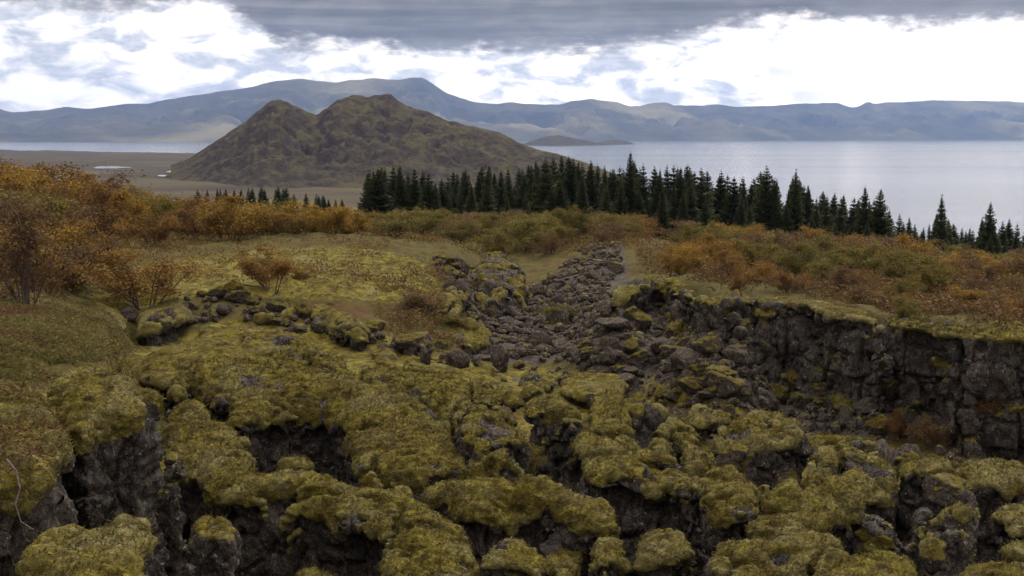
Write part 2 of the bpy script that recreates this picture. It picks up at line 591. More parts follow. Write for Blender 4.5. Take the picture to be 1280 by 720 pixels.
CLIFF_EDGE_PX = [(768, 374), (800, 360), (835, 356), (872, 376), (905, 385), (940, 380), (968, 379), (1000, 382), (1040, 392), (1085, 402),
                 (1112, 411), (1118, 406), (1150, 408), (1180, 418), (1220, 425), (1280, 422), (1350, 430), (1500, 440)]
CLIFF_Z = -6.35


def poly_sdf(px, py, poly):
    """signed distance to polygon, negative inside"""
    poly = np.asarray(poly, float)
    d2 = np.full(np.shape(px), 1e18)
    ins = np.zeros(np.shape(px), bool)
    n = len(poly)
    for i in range(n):
        ax, ay = poly[i]
        bx, by = poly[(i + 1) % n]
        ex, ey = bx - ax, by - ay
        wx, wy = px - ax, py - ay
        t = np.clip((wx * ex + wy * ey) / (ex * ex + ey * ey + 1e-12), 0, 1)
        d2 = np.minimum(d2, (wx - t * ex) ** 2 + (wy - t * ey) ** 2)
        if ay != by:
            c = ((ay > py) != (by > py)) & (px < ex * (py - ay) / (by - ay) + ax)
            ins ^= c
    return np.sqrt(d2) * np.where(ins, -1, 1)


_ce = [on_z(a, b, CLIFF_Z) for a, b in CLIFF_EDGE_PX]
CLIFF_XY = [(float(a), float(b)) for a, b in _ce]
PLATEAU_POLY = CLIFF_XY + [(60, 42), (110, 160), (30, 160), (12.0, 96.0), (8.6, 70.0)]


def interp_table(s, d):
    ls = np.log(np.clip(d, T_D[0], T_D[-1]))
    lt = np.log(T_D)
    j = np.clip(np.searchsorted(lt, ls) - 1, 0, len(T_D) - 2)
    f = (ls - lt[j]) / (lt[j + 1] - lt[j])
    s = np.clip(s, T_S[0], T_S[-1])
    i = np.clip(np.searchsorted(T_S, s) - 1, 0, len(T_S) - 2)
    g = (s - T_S[i]) / (T_S[i + 1] - T_S[i])
    f = f * f * (3 - 2 * f) * 0.6 + f * 0.4
    g = g * g * (3 - 2 * g) * 0.6 + g * 0.4
    return (T_Z[j, i] * (1 - g) + T_Z[j, i + 1] * g) * (1 - f) + (T_Z[j + 1, i] * (1 - g) + T_Z[j + 1, i + 1] * g) * f


def base_height(x, y):
    s = x / np.maximum(y, 1.0)
    z = interp_table(s, np.maximum(y, 1.0))
    sd_ = poly_sdf(x, y, PLATEAU_POLY)
    plat = np.interp(y, [36, 47, 55, 70, 90, 110, 150, 200], [-6.6, -6.5, -6.9, -7.8, -9.3, -10.9, -13.4, -17])
    plat = plat - np.clip((s - 0.2) / 0.25, 0, 1.5) * np.interp(y, [40, 60, 75, 110, 150], [0.0, 0.9, 1.5, 2.8, 3.8])
    ramp = CLIFF_Z - 1.5 - 0.62 * np.clip(sd_, 0, 30) + 0.35 * perlin(x * 0.5, y * 0.5, 3.0)
    wr = sstep(s, 0.235, 0.185) * sstep(s, 0.02, 0.07) * (y < 75)
    ramp2 = CLIFF_Z - 3.5 - 0.55 * np.clip(sd_, 0, 30) + 0.3 * perlin(x * 0.5, y * 0.5, 3.0)
    wr2 = sstep(s, 0.40, 0.32) * sstep(s, 0.185, 0.235) * (y < 75)
    z = np.where(sd_ > -2, np.maximum(z, z + wr * np.clip(ramp - z, 0, 4)), z)
    z = np.where(sd_ > -2, np.maximum(z, z + wr2 * np.clip(ramp2 - z, 0, 4)), z)
    k = sstep(-sd_, 0.5, 1.6) * (y < 150)
    k = np.where(y > 110, k * sstep(y, 150, 110), k)
    return z * (1 - k) + np.maximum(z, plat) * k


def height(x, y):
    x = np.asarray(x, float)
    y = np.asarray(y, float)
    z = base_height(x, y)
    a = np.clip(y / 60.0, 0.3, 3.0)
    z = z + 0.22 * fbm(x * 0.22, y * 0.22, 1.3, 3) * a + 0.16 * perlin(x * 0.9, y * 0.9, 5.0)
    f1, _, _ = worley(x * 0.75, y * 0.75, 0.5, 2)
    z = z + 0.20 * np.sqrt(np.clip(1 - (f1 / 0.85) ** 2, 0, 1)) * np.clip(1.6 - y / 120, 0, 1)
    g1, _, _ = worley(x * 0.26 + 0.3, y * 0.20, 0.5, 2)
    z = z + 0.42 * np.sqrt(np.clip(1 - (g1 / 0.9) ** 2, 0, 1)) * sstep(y, 48, 54) * sstep(y, 105, 80)
    return z


_HS = np.linspace(-0.8, 0.8, 801)
_HY = np.exp(np.linspace(math.log(9), math.log(260), 320))
_HG = base_height(_HS[:, None] * _HY[None], np.broadcast_to(_HY[None], (801, 320)))


def hit(px, py):
    """where the sight line through a point of the photograph meets the ground"""
    px = np.atleast_1d(np.asarray(px, float))
    py = np.atleast_1d(np.asarray(py, float))
    rx, ry, rz = ray(px, py)
    i = np.clip(np.round((rx / ry + 0.8) / 1.6 * 800).astype(int), 0, 800)
    below = (rz / ry)[:, None] * _HY[None] < _HG[i]
    k = np.argmax(below, 1)
    yy = _HY[k]
    return rx / ry * yy, yy, below.any(1)


# moss share and rock share of the ground, as patches on the land
MOSS_AREAS = [[(110, 370), (160, 345), (230, 325), (330, 312), (440, 308), (520, 325), (565, 360), (560, 385), (470, 375), (380, 372), (240, 370), (150, 395)],
              [(130, 455), (280, 400), (470, 410), (560, 450), (700, 465), (900, 470), (1000, 540), (1300, 590), (1300, 760), (200, 760), (190, 480)],
              [(55, 490), (110, 455), (200, 490), (100, 560), (-80, 560), (-80, 500)]]
ROCK_AREAS = [[(575, 440), (565, 380), (600, 330), (660, 365), (765, 298), (785, 300), (790, 355), (880, 380), (1300, 430), (1300, 560), (1000, 545), (880, 485), (700, 455), (640, 460)],
              [(210, 520), (340, 520), (430, 500), (560, 545), (700, 560), (1000, 600), (1300, 600), (1300, 800), (180, 800)]]
# ------------------------------------------------------------------ ground sheet
NS, ND = 480, 400
gs = np.linspace(-0.78, 0.78, NS)
gd = np.concatenate([np.exp(np.linspace(math.log(5), math.log(18), 30, endpoint=False)), np.exp(np.linspace(math.log(18), math.log(110), 290, endpoint=False)), np.exp(np.linspace(math.log(110), math.log(1100), 80))])
GS, GD = np.meshgrid(gs, gd, indexing='ij')
gx, gy = GS * GD, GD
gz = height(gx, gy)
gpx, gpy = pix(gx, gy, gz)
moss_w = np.zeros(gx.shape)
rock_w = np.zeros(gx.shape)
for pl in MOSS_AREAS:
    moss_w = np.maximum(moss_w, sstep(-poly_sdf(gpx, gpy, pl), -14, 14) * (gy < 95))
for pl in ROCK_AREAS:
    rock_w = np.maximum(rock_w, sstep(-poly_sdf(gpx, gpy, pl), -10, 14) * (gy < 100))
rock_w = np.maximum(rock_w, 0.62 * sstep(-poly_sdf(gpx, gpy, [(600, 470), (800, 455), (900, 480), (1000, 530), (1300, 600), (1300, 560), (1000, 600), (880, 560), (800, 510), (700, 500)]), -12, 14) * (gy < 95))
slope = np.abs(np.gradient(gz, axis=1)) / np.abs(np.gradient(gy, axis=1))
rock_w = np.maximum(rock_w * 0.8, sstep(slope, 0.7, 1.3) * (gy < 120))
moss_w = moss_w * 0.85 + 0.12
gv = np.stack([gx, gy, gz], -1).reshape(-1, 3)
ground = add('ground', mk_mesh('ground', gv, grid_faces(NS, ND)[:, ::-1] if False else grid_faces(NS, ND), M_GROUND, {'moss': moss_w.ravel(), 'rocky': rock_w.ravel()}))
tag(ground, 'mossy and heathy lava ground sloping down to the lake', 'ground', kind='structure')

# ------------------------------------------------------------------ lake, plain, hill, mountains
LAKE_Z = -45.0


def sheet(name, xs, ys, z, mat, label, cat):
    X, Y = np.meshgrid(xs, ys, indexing='ij')
    v = np.stack([X, Y, np.full(X.shape, z)], -1).reshape(-1, 3)
    o = add(name, mk_mesh(name, v, grid_faces(len(xs), len(ys)), mat))
    return tag(o, label, cat, kind='structure')


sheet('lake', np.linspace(-26000, 26000, 9), np.array([300, 1000, 3000, 8000, 20000, 30000.0]), LAKE_Z, M_WATER, 'wide pale lake under the far mountains', 'lake')

SKYLINE = np.array([(-1500, 150), (-700, 140), (-300, 146), (-60, 138), (0, 134), (10, 138), (22, 141), (55, 139), (90, 134), (110, 137), (150, 132), (175, 129), (190, 130), (215, 124),
                    (240, 122), (280, 115), (320, 109), (350, 102), (380, 99), (400, 103), (420, 104), (440, 101), (470, 99), (500, 102), (515, 98.5), (530, 98),
                    (545, 108), (560, 117), (590, 128), (620, 130), (640, 129), (670, 131), (700, 131), (715, 127), (740, 124.5), (770, 128), (785, 133), (800, 132),
                    (815, 129), (832, 128), (840, 132), (870, 132), (900, 131), (920, 134), (960, 132.5), (1000, 130), (1040, 129), (1060, 134), (1070, 133), (1080, 127),
                    (1090, 131), (1120, 128), (1160, 126), (1220, 127), (1280, 128), (1400, 129), (1700, 136), (2500, 140)], float)


def mountains():
    npx, nd = 760, 72
    px = np.linspace(-1500, 2500, npx)
    sky_y = np.interp(px, SKYLINE[:, 0], SKYLINE[:, 1])
    sky_y = sky_y + 1.1 * fbm(px * 0.035, 0.0 * px, 2.0, 4)
    s = (px - 640) / FPX
    shore = np.interp(px, [-600, 300, 700, 1000, 1280, 1800], [9300, 9600, 11000, 13500, 15400, 15400])
    shore = shore * (1 + 0.02 * perlin(px * 0.01, 0.3))
    ridge = shore + np.interp(px, [0, 300, 520, 700, 1280], [3300, 3600, 3400, 3000, 3600]) * (1 + 0.12 * perlin(px * 0.006, 4.4))
    zr = (170.3 - sky_y) / FPX * ridge
    t = np.linspace(-0.03, 1.5, nd)
    D = shore[:, None] + (ridge - shore)[:, None] * t[None]
    X = s[:, None] * D
    prof = np.interp(t, [-0.03, 0, 0.10, 0.3, 0.55, 0.8, 0.93, 1.0, 1.15, 1.5], [-0.05, 0, 0.07, 0.24, 0.43, 0.66, 0.86, 1.0, 0.9, 0.5])
    Z = LAKE_Z + (zr - LAKE_Z)[:, None] * prof[None]
    rid = 1 - np.abs(fbm(X / 900.0, D / 1500.0, 0.7, 5, 0.55)) * 1.6
    amp = np.interp(t, [-0.03, 0, 0.2, 0.6, 0.9, 1.0, 1.2], [0.0, 0.0, 0.5, 1.0, 0.35, 0.02, 0.8])
    Z = Z + (rid - 0.55) * amp[None] * (zr - LAKE_Z)[:, None] * 0.48
    low = np.sqrt(np.clip(1 - worley(X / 1300.0, D / 1300.0, 0.0, 2)[0] ** 2 * 2.2, 0, 1))
    Z = Z + low * np.interp(t, [0, 0.12, 0.3, 0.6], [0, 1, 0.7, 0.0])[None] * 55.0
    v = np.stack([X, D, Z], -1).reshape(-1, 3)
    o = add('far_mountains', mk_mesh('far_mountains', v, grid_faces(npx, nd), M_MOUNT))
    tag(o, 'long blue mountain range along the far shore of the lake', 'mountains', kind='structure')


mountains()


def mound(name, profile, d0, front, back, mat, label, cat, nx=320, nd=150, nz=0.1, sc=60.0, base=LAKE_Z - 1.5, curve=0.0):
    """a hill whose crest follows the profile (points of the photograph) at distance d0"""
    pr = np.array(profile, float)
    px = np.linspace(pr[0, 0], pr[-1, 0], nx)
    top = np.interp(px, pr[:, 0], pr[:, 1])
    ker = np.ones(5) / 5
    top = np.convolve(np.pad(top, 2, 'edge'), ker, 'valid')
    s = (px - 640) / FPX
    dc = d0 * (1 + curve * np.sin(px * 0.016))
    zc = (170.3 - top) / FPX * dc
    t = np.linspace(-1, 1, nd)
    hh = (zc - base)
    hn = np.clip(hh / hh.max(), 0.03, 1)
    D = dc[:, None] + np.where(t < 0, t[None] * front * hn[:, None] ** 0.55, t[None] * back * hn[:, None] ** 0.55)
    X = s[:, None] * D
    prof = np.where(t < 0, np.interp(t, [-1, -0.8, -0.45, -0.12, 0], [0, 0.10, 0.50, 0.91, 1.0]), np.interp(t, [0, 0.15, 0.5, 1], [1, 0.93, 0.5, 0]))
    Z = base + hh[:, None] * prof[None]
    rid = fbm(X / sc, D / (sc * 1.4), 0.3, 6, 0.55)
    amp = np.interp(np.abs(t), [0, 0.08, 0.4, 0.85, 1], [0.28, 0.5, 1.0, 0.4, 0.0])
    Z = Z + rid * amp[None] * hh[:, None] * nz
    Z = Z - np.abs(fbm(X / (sc * 0.45), D / (sc * 0.6), 5.3, 4, 0.6)) * amp[None] * hh[:, None] * nz * 0.8
    v = np.stack([X, D, Z], -1).reshape(-1, 3)
    o = add(name, mk_mesh(name, v, grid_faces(nx, nd), mat))
    return tag(o, label, cat, kind='structure')


HILL = [(215, 206), (238, 197), (255, 187), (280, 170), (300, 158), (320, 142), (338, 129), (352, 125), (365, 127), (380, 136), (398, 141), (412, 130), (425, 122),
        (440, 120), (458, 122), (472, 120), (488, 120), (500, 127), (520, 134), (545, 143), (575, 152), (605, 160), (635, 170), (655, 180), (680, 187), (705, 194),
        (735, 204), (760, 214), (785, 223), (800, 225)]
mound('hill', HILL, 1350.0, 330.0, 330.0, M_HILL, 'brown and olive twin peaked hill rising beside the lake', 'hill', 340, 160, 0.17, 55.0, curve=0.02)
mound('island', [(645, 182), (665, 176), (680, 170.5), (698, 168.5), (715, 172), (740, 177), (760, 181), (800, 184)], 6200.0, 300, 500, M_HILL, 'low dark island in the lake behind the hill', 'island', 120, 40, 0.1, 160.0)
mound('headland', [(735, 183), (750, 177), (770, 174), (785, 177), (800, 183)], 7000.0, 300, 500, M_HILL, 'small pale headland beside the dark island', 'headland', 80, 30, 0.1, 160.0)


def plain():
    # boggy shore plain between the slope and the left arm of the lake
    far_px = np.array([-900, -300, 0, 30, 60, 130, 240, 300, 420, 455], float)
    far_y = np.array([187, 187, 186.5, 188, 187.5, 189.5, 191, 195, 216, 232], float)
    px = np.linspace(-900, 455, 260)
    fy = np.interp(px, far_px, far_y) + 0.6 * fbm(px * 0.05, 0 * px, 8.0, 4)
    s = (px - 640) / FPX
    dfar = 44.3 / ((fy - 170.3) / FPX)
    t = np.linspace(0, 1, 110) ** 1.6
    D = 700 + (dfar[:, None] - 700) * t[None]
    X = s[:, None] * D
    Z = -44.0 + 0.9 * fbm(X / 120, D / 160, 0.9, 4) * (1 - t[None] ** 4) + 0.35
    Z[:, -1] = LAKE_Z - 0.4
    v = np.stack([X, D, Z], -1).reshape(-1, 3)
    o = add('plain', mk_mesh('plain', v, grid_faces(260, 110), M_PLAIN))
    tag(o, 'flat brown boggy plain between the shrubs and the lake', 'plain', kind='structure')


plain()


def pool(cx, cy, wpx, hpx, label):
    a = np.linspace(0, 2 * math.pi, 40, endpoint=False)
    r = 1 + 0.35 * perlin(np.cos(a) * 1.7 + cx, np.sin(a) * 1.7 + cy, 0.4)
    x, y = on_z(cx + wpx * r * np.cos(a), cy + hpx * r * np.sin(a), -42.6)
    v = np.stack([x, y, np.full(40, -42.6)], 1)
    v = np.concatenate([v, [[x.mean(), y.mean(), -42.6]]])
    f = [(i, (i + 1) % 40, 40) for i in range(40)]
    o = add('pool', mk_mesh('pool', v, np.array(f)[:, ::-1], M_WATER))
    tag(o, label, 'pool', kind='structure')


pool(139, 209.2, 24, 1.3, 'long thin pool of water on the boggy plain')
pool(220, 214.5, 11, 1.6, 'small bright pool on the plain below the hill')
pool(203, 219.6, 6, 0.9, 'tiny pool on the plain below the bright one')


# ------------------------------------------------------------------ mossy lava blocks, from signed distance fields
def surface_nets(V, org, h):
    s = V < 0
    nx, ny, nz = V.shape
    c = np.zeros((nx - 1, ny - 1, nz - 1), np.int8)
    for a in (0, 1):
        for b in (0, 1):
            for e in (0, 1):
                c += s[a:nx - 1 + a, b:ny - 1 + b, e:nz - 1 + e]
    act = (c > 0) & (c < 8)
    I = np.argwhere(act)
    idx = np.full(act.shape, -1, np.int64)
    idx[act] = np.arange(len(I))
    corner = {}
    for a in (0, 1):
        for b in (0, 1):
            for e in (0, 1):
                corner[(a, b, e)] = V[I[:, 0] + a, I[:, 1] + b, I[:, 2] + e]
    P = np.zeros((len(I), 3))
    cnt = np.zeros(len(I))
    for (a, va) in corner.items():
        for ax in range(3):
            if a[ax] == 0:
                b = list(a)
                b[ax] = 1
                vb = corner[tuple(b)]
                cr = (va < 0) != (vb < 0)
                t = np.where(cr, va / np.where(cr, va - vb, 1.0), 0)
                for k in range(3):
                    P[:, k] += np.where(cr, a[k] + (t if k == ax else 0), 0)
                cnt += cr
    P = P / cnt[:, None] + I
    quads = []
    for ax in range(3):
        u, v = [(1, 2), (2, 0), (0, 1)][ax]
        sl0 = [slice(None)] * 3
        sl1 = [slice(None)] * 3
        sl0[ax] = slice(0, -1)
        sl1[ax] = slice(1, None)
        for k in (u, v):
            sl0[k] = slice(1, -1)
            sl1[k] = slice(1, -1)
        A, B = s[tuple(sl0)], s[tuple(sl1)]
        E = np.argwhere(A != B)
        if not len(E):
            continue
        flip = A[tuple(E.T)]
        E = E.copy()
        E[:, u] += 1
        E[:, v] += 1
        q = []
        for (du, dv) in ((-1, -1), (0, -1), (0, 0), (-1, 0)):
            e2 = E.copy()
            e2[:, u] += du
            e2[:, v] += dv
            q.append(idx[e2[:, 0], e2[:, 1], e2[:, 2]])
        q = np.stack(q, 1)
        q = np.where(flip[:, None], q, q[:, ::-1])
        quads.append(q)
    Q = np.concatenate(quads)
    Q = Q[(Q >= 0).all(1)]
    return org + P * h, Q


def chaikin(p, n=2):
    p = np.asarray(p, float)
    for _ in range(n):
        q = np.roll(p, -1, 0)
        p = np.stack([0.75 * p + 0.25 * q, 0.25 * p + 0.75 * q], 1).reshape(-1, p.shape[1])
    return p


def upsample(A, shape):
    for ax in range(3):
        n0, n1 = A.shape[ax], shape[ax]
        t = np.linspace(0, n0 - 1, n1)
        i = np.clip(t.astype(int), 0, n0 - 2)
        f = (t - i)
        sh = [1, 1, 1]
        sh[ax] = n1
        f = f.reshape(sh)
        A = np.take(A, i, ax) * (1 - f) + np.take(A, i + 1, ax) * f
    return A


TRIS = [0]
FR = np.random.default_rng(77)


def rock_disp(p, sc=1.0, seed=0.0):
    """broken, blocky relief of cooled lava"""
    x, y, z = p[:, 0] + seed, p[:, 1], p[:, 2]
    wx = 0.25 * perlin(x * 1.1, y * 1.1, z * 1.1)
    f1, f2, cid = worley((x + wx) * 1.5, (y - wx) * 1.5, (z + wx) * 1.05)
    g1, g2, gid = worley(x * 4.1, y * 4.1, z * 3.3)
    d = 0.26 * (cid - 0.5) - 0.16 * sstep(f2 - f1, 0.16, 0.0)
    d = d + 0.085 * (gid - 0.5) - 0.045 * sstep(g2 - g1, 0.16, 0.0)
    d = d + 0.05 * fbm(x * 5, y * 5, z * 5, 2)
    return d * sc


def moss_disp(p):
    x, y, z = p[:, 0], p[:, 1], p[:, 2]
    f1, f2, _ = worley(x * 1.9, y * 1.9, z * 2.4)
    d = 0.05 * np.sqrt(np.clip(1 - (f1 / 0.9) ** 2, 0, 1)) - 0.03
    wp = 0.35 * perlin(x * 0.9, y * 0.9, z * 0.9)
    d = d + 0.15 * (0.30 - np.abs(perlin((x + wp) * 1.5, (y + wp) * 2.4, (z + wp) * 5.0)))
    d = d + 0.085 * (0.28 - np.abs(perlin((x - wp) * 4.0, (y + wp) * 5.0, (z - wp) * 5.5)))
    d = d + 0.022 * perlin(x * 9, y * 11, z * 14)
    return d


def components(nv, q):
    lab = np.arange(nv)
    for _ in range(200):
        m = lab[q].min(1)
        new = lab.copy()
        for k in range(q.shape[1]):
            np.minimum.at(new, q[:, k], m)
        new = new[new]
        if (new == lab).all():
            break
        lab = new
    return lab[q[:, 0]]


def block(label, poly, zf, zb=None, moss=1.0, over=0.24, lump=0.2, ls=1.1, wall=0.28, rnd=0.22, dome=0.22, bottom=None, name='mossy_lava_block', res=1.1, world=False, thick=0.33, sub=1.0, group=None, flare=0.06, pads=0.0, shrink=0.13, crack=0.75, columns=0.0, holes=1.0, grey=0.0):
    zb = zf if zb is None else zb
    if world:
        W3 = np.array(poly, float)
    else:
        pp = np.array(poly, float)
        y0, y1 = pp[:, 1].min(), pp[:, 1].max()
        zz = zb + (zf - zb) * (pp[:, 1] - y0) / max(y1 - y0, 1e-6)
        wx, wy = on_z(pp[:, 0], pp[:, 1], zz)
        W3 = np.stack([wx, wy, zz], 1)
    A = np.c_[np.ones(len(W3)), W3[:, 0] - W3[:, 0].mean(), W3[:, 1] - W3[:, 1].mean()]
    co = np.linalg.lstsq(A, W3[:, 2], rcond=None)[0] if abs(zf - zb) > 1e-6 else np.array([zf, 0, 0])
    co[1:] = np.clip(co[1:], -0.35, 0.35)
    cx, cy = W3[:, 0].mean(), W3[:, 1].mean()
    P2 = chaikin(W3[:, :2], 2)
    dist = max(P2[:, 1].min(), 9.0)
    h = max(0.035, dist * 0.00205) * res
    mg = 0.55 + flare * 3 + wall * 0.6 + columns * 0.3
    xs0, xs1 = P2.min(0) - mg, P2.max(0) + mg
    floor_z = height(P2[:, 0], P2[:, 1]).min() - 0.25 if bottom is None else bottom
    ztop = W3[:, 2].max() + dome + lump + 0.4
    x = np.arange(xs0[0], xs1[0] + h, h)
    y = np.arange(xs0[1], xs1[1] + h, h)
    z = np.arange(floor_z - 2 * h, ztop + h, h)
    X, Y = np.meshgrid(x, y, indexing='ij')
    d2 = poly_sdf(X, Y, P2)
    d2 = d2 + shrink + 0.26 * perlin(X * 0.8, Y * 0.8, 2.2) + 0.16 * perlin(X * 2.1, Y * 2.1, 4.2)
    e = np.clip(-d2 / 1.4, 0, 1)
    f1, f2, cid = worley(X / ls + 0.15 * perlin(X, Y, 9.0), Y / ls, 0.0, 2)
    pil = np.sqrt(np.clip(1 - (f1 / 0.78) ** 2, 0, 1)) * (0.6 + 0.8 * cid)
    top = co[0] + co[1] * (X - cx) + co[2] * (Y - cy) + dome * (1 - (1 - e) ** 2) - 0.65 * dome + 1.1 * lump * (pil - 0.5) * (0.30 + 0.70 * (1 - e)) + 0.24 * perlin(X * 0.42, Y * 0.42, 3.3)
    if crack > 0:     # clefts that split the crust into slabs
        wq = 0.35 * perlin(X * 0.7, Y * 0.7, 8.8)
        c1, c2, _ = worley((X + wq) * 0.36 + 0.7, (Y - wq) * 0.36, 0.0, 2)
        cl = sstep(c2 - c1, 0.11, 0.02) * sstep(perlin(X * 0.33, Y * 0.33, 12.5), -0.12, 0.12)
        top = top - crack * cl
    else:
        cl = np.zeros_like(X)
    thk = thick * (0.9 + 0.9 * perlin(X * 0.9, Y * 0.9, 6.6) + 0.5 * perlin(X * 2.7, Y * 2.7, 1.6))
    Zg = z[None, None, :]
    depth = top[:, :, None] - Zg
    cs = tuple(max(3, int(np.ceil(n / 4)) + 1) for n in (len(x), len(y), len(z)))
    xc, yc, zc = (np.linspace(a[0], a[-1], n) for a, n in zip((x, y, z), cs))
    XC, YC, ZC = np.meshgrid(xc, yc, zc, indexing='ij')
    Wn = wall * (perlin(XC * 0.75, YC * 0.75, ZC * 0.75) + 0.6 * perlin(XC * 1.7, YC * 1.7, ZC * 2.0))
    Wn = upsample(Wn, (len(x), len(y), len(z)))
    under = over * sstep(depth, 0.22, 0.62) - flare * np.clip(depth - 0.6, 0, 3)
    side = d2[:, :, None] + Wn * sstep(depth, 0.1, 0.6) + under
    a, b = -depth, side
    k = rnd
    hh = np.clip(0.5 + 0.5 * (a - b) / k, 0, 1)
    V = b + (a - b) * hh + k * hh * (1 - hh)
    V[:, :, 0] = np.maximum(V[:, :, 0], 0.01)
    v, q = surface_nets(V, np.array([x[0], y[0], z[0]]), h)
    # moss weight
    gi = np.clip((v[:, 0] - x[0]) / h, 0, len(x) - 1.001)
    gj = np.clip((v[:, 1] - y[0]) / h, 0, len(y) - 1.001)
    ii, jj = gi.astype(int), gj.astype(int)
    fi, fj = gi - ii, gj - jj

    def look(A):
        return (A[ii, jj] * (1 - fi) + A[ii + 1, jj] * fi) * (1 - fj) + (A[ii, jj + 1] * (1 - fi) + A[ii + 1, jj + 1] * fi) * fj

    dp = look(top) - v[:, 2]
    n = vnormals(v, q)
    m = sstep(look(thk) - dp, -0.10, 0.14)
    m = m * sstep(n[:, 2], -0.75, -0.2)
    hole = fbm(v[:, 0] * 0.75, v[:, 1] * 0.75, v[:, 2] * 0.75 + 2.0, 3)
    m = m * (1 - holes * sstep(hole, 0.40, 0.52)) * (1 - 0.85 * sstep(look(cl), 0.35, 0.75))
    bare = 0.9 - moss
    if moss < 0.95:
        nz = 0.5 + 0.75 * fbm(v[:, 0] * 0.8, v[:, 1] * 0.8, v[:, 2] * 0.8 + 5, 3)
        m = m * sstep(nz, bare - 0.06, bare + 0.10) * sstep(n[:, 2], 0.05, 0.4)
    if pads > 0:      # tufts that cling to ledges of the wall
        nz = 0.5 + 0.8 * fbm(v[:, 0] * 0.9, v[:, 1] * 0.9, v[:, 2] * 1.3 + 9, 3)
        m = np.maximum(m, sstep(n[:, 2], 0.25, 0.5) * sstep(nz, 1 - pads - 0.08, 1 - pads + 0.05))
    seed = 0.0
    d = 0.05 * m
    k1, k0 = m > 0.01, m < 0.99
    d[k1] += m[k1] * moss_disp(v[k1])
    d[k0] += (1 - m[k0]) * rock_disp(v[k0], 1.0)
    if columns > 0:   # cooling columns and stepped ledges of a tall face
        p = v[k0]
        wq = 0.3 * perlin(p[:, 0] * 0.5, p[:, 1] * 0.5, p[:, 2] * 0.5)
        c1, c2, ci = worley((p[:, 0] + wq) * 1.0, (p[:, 1] + wq) * 1.0, (p[:, 2] + 2 * wq) * 0.20)
        e1, e2, ei = worley((p[:, 0] - wq) * 0.45, (p[:, 1] + wq) * 0.45, (p[:, 2] + wq) * 1.15)
        jt = (ci - 0.5) - 0.75 * sstep(c2 - c1, 0.10, 0.0)
        st = 0.55 * (ei - 0.5) - 0.45 * sstep(e2 - e1, 0.09, 0.0)
        d[k0] = d[k0] * (1 - 0.45 * (1 - m[k0])) + (1 - m[k0]) * columns * (jt + st)
    v = v + n * d[:, None]
    if pads > 0 or moss < 0.95:
        n2 = vnormals(v, q)
        nz = 0.5 + 0.8 * fbm(v[:, 0] * 0.9, v[:, 1] * 0.9, v[:, 2] * 1.3 + 9, 3)
        pd = max(pads, 0.35)
        m = np.maximum(m, sstep(n2[:, 2], 0.35, 0.62) * sstep(nz, 1 - pd - 0.08, 1 - pd + 0.05))
    # drop what lies under the ground
    low = v[:, 2] < base_height(v[:, 0], v[:, 1]) - 0.45
    keep = ~low[q].all(1) | world
    # rear walls deep in the clefts are left open where no one can look
    rear = (n[:, 1] > 0.4) & (n[:, 2] < 0.3) & (m < 0.3) & (dp > 0.9)
    keep &= ~rear[q].all(1)
    q = q[keep]
    base = np.array([cx, cy, float(height(cx, cy))])
    v = v - base
    dryn = fbm(v[:, 0] * 1.1 + base[0], v[:, 1] * 1.1 + base[1], v[:, 2] * 1.1, 3)
    dry = np.clip(grey + 0.35 * (1 - look(e)) + 0.8 * dryn - 0.2, 0, 1)
    root = bpy.data.objects.new(name, None)
    root.empty_display_size = 0.3
    COL.objects.link(root)
    root.location = base
    tag(root, label, 'rock' if moss < 0.6 else 'mossy rock', group)
    ismoss = m[q].mean(1) > 0.46
    TRIS[0] += 2 * len(q)
    for flag in (True, False):          # specks too small to stand alone join the other part
        ids = np.nonzero(ismoss == flag)[0]
        if len(ids):
            cp = components(len(v), q[ids])
            u, inv, cnt = np.unique(cp, return_inverse=True, return_counts=True)
            small = cnt[inv] < 160
            ismoss[ids[small]] = not flag
    for nm, sel in (('rock', ~ismoss), ('moss_cap', ismoss)):
        ids = np.nonzero(sel)[0]
        if len(ids) < 8:
            continue
        cp = components(len(v), q[ids])
        for c in np.unique(cp):
            qs = q[ids[cp == c]]
            if len(qs) > 40:
                vv, qq, mm, dd_ = compact(v, qs, m, dry)
                part = add(nm, mk_mesh(nm, vv, qq, M_BLOCK, {'moss': mm, 'dry': dd_}), root)
                if nm == 'moss_cap' and dist < 40:
                    # the woolly pile of the moss: short fronds all over the cushion
                    nn = vnormals(vv, qq)
                    k = np.nonzero((mm > 0.6) & (nn[:, 2] > -0.3))[0]
                    if len(k) > 50:
                        k = np.concatenate([k, FR.choice(k, int(len(k) * 0.35))])
                        p0 = vv[k] + FR.normal(size=(len(k), 3)) * h * 0.45 - nn[k] * 0.012
                        tg = np.cross(nn[k], FR.normal(size=(len(k), 3)))
                        tg /= np.linalg.norm(tg, axis=1)[:, None] + 1e-9
                        ln = (h * FR.uniform(0.4, 0.95, len(k)))[:, None]
                        wd = h * 0.34
                        tip = p0 + (nn[k] * 0.75 + FR.normal(size=(len(k), 3)) * 0.55) * ln
                        fv = np.stack([p0 - tg * wd, p0 + tg * wd, tip], 1).reshape(-1, 3)
                        ff = np.arange(len(fv)).reshape(-1, 3)
                        fr = add('moss_fronds', mk_mesh('moss_fronds', fv, ff, M_BLOCK, {'moss': np.full(len(fv), 1.0), 'dry': np.repeat(dd_[k], 3)}, smooth=False), part)
                        tag(fr, kind='stuff')
                        TRIS[0] += len(ff)
    return root


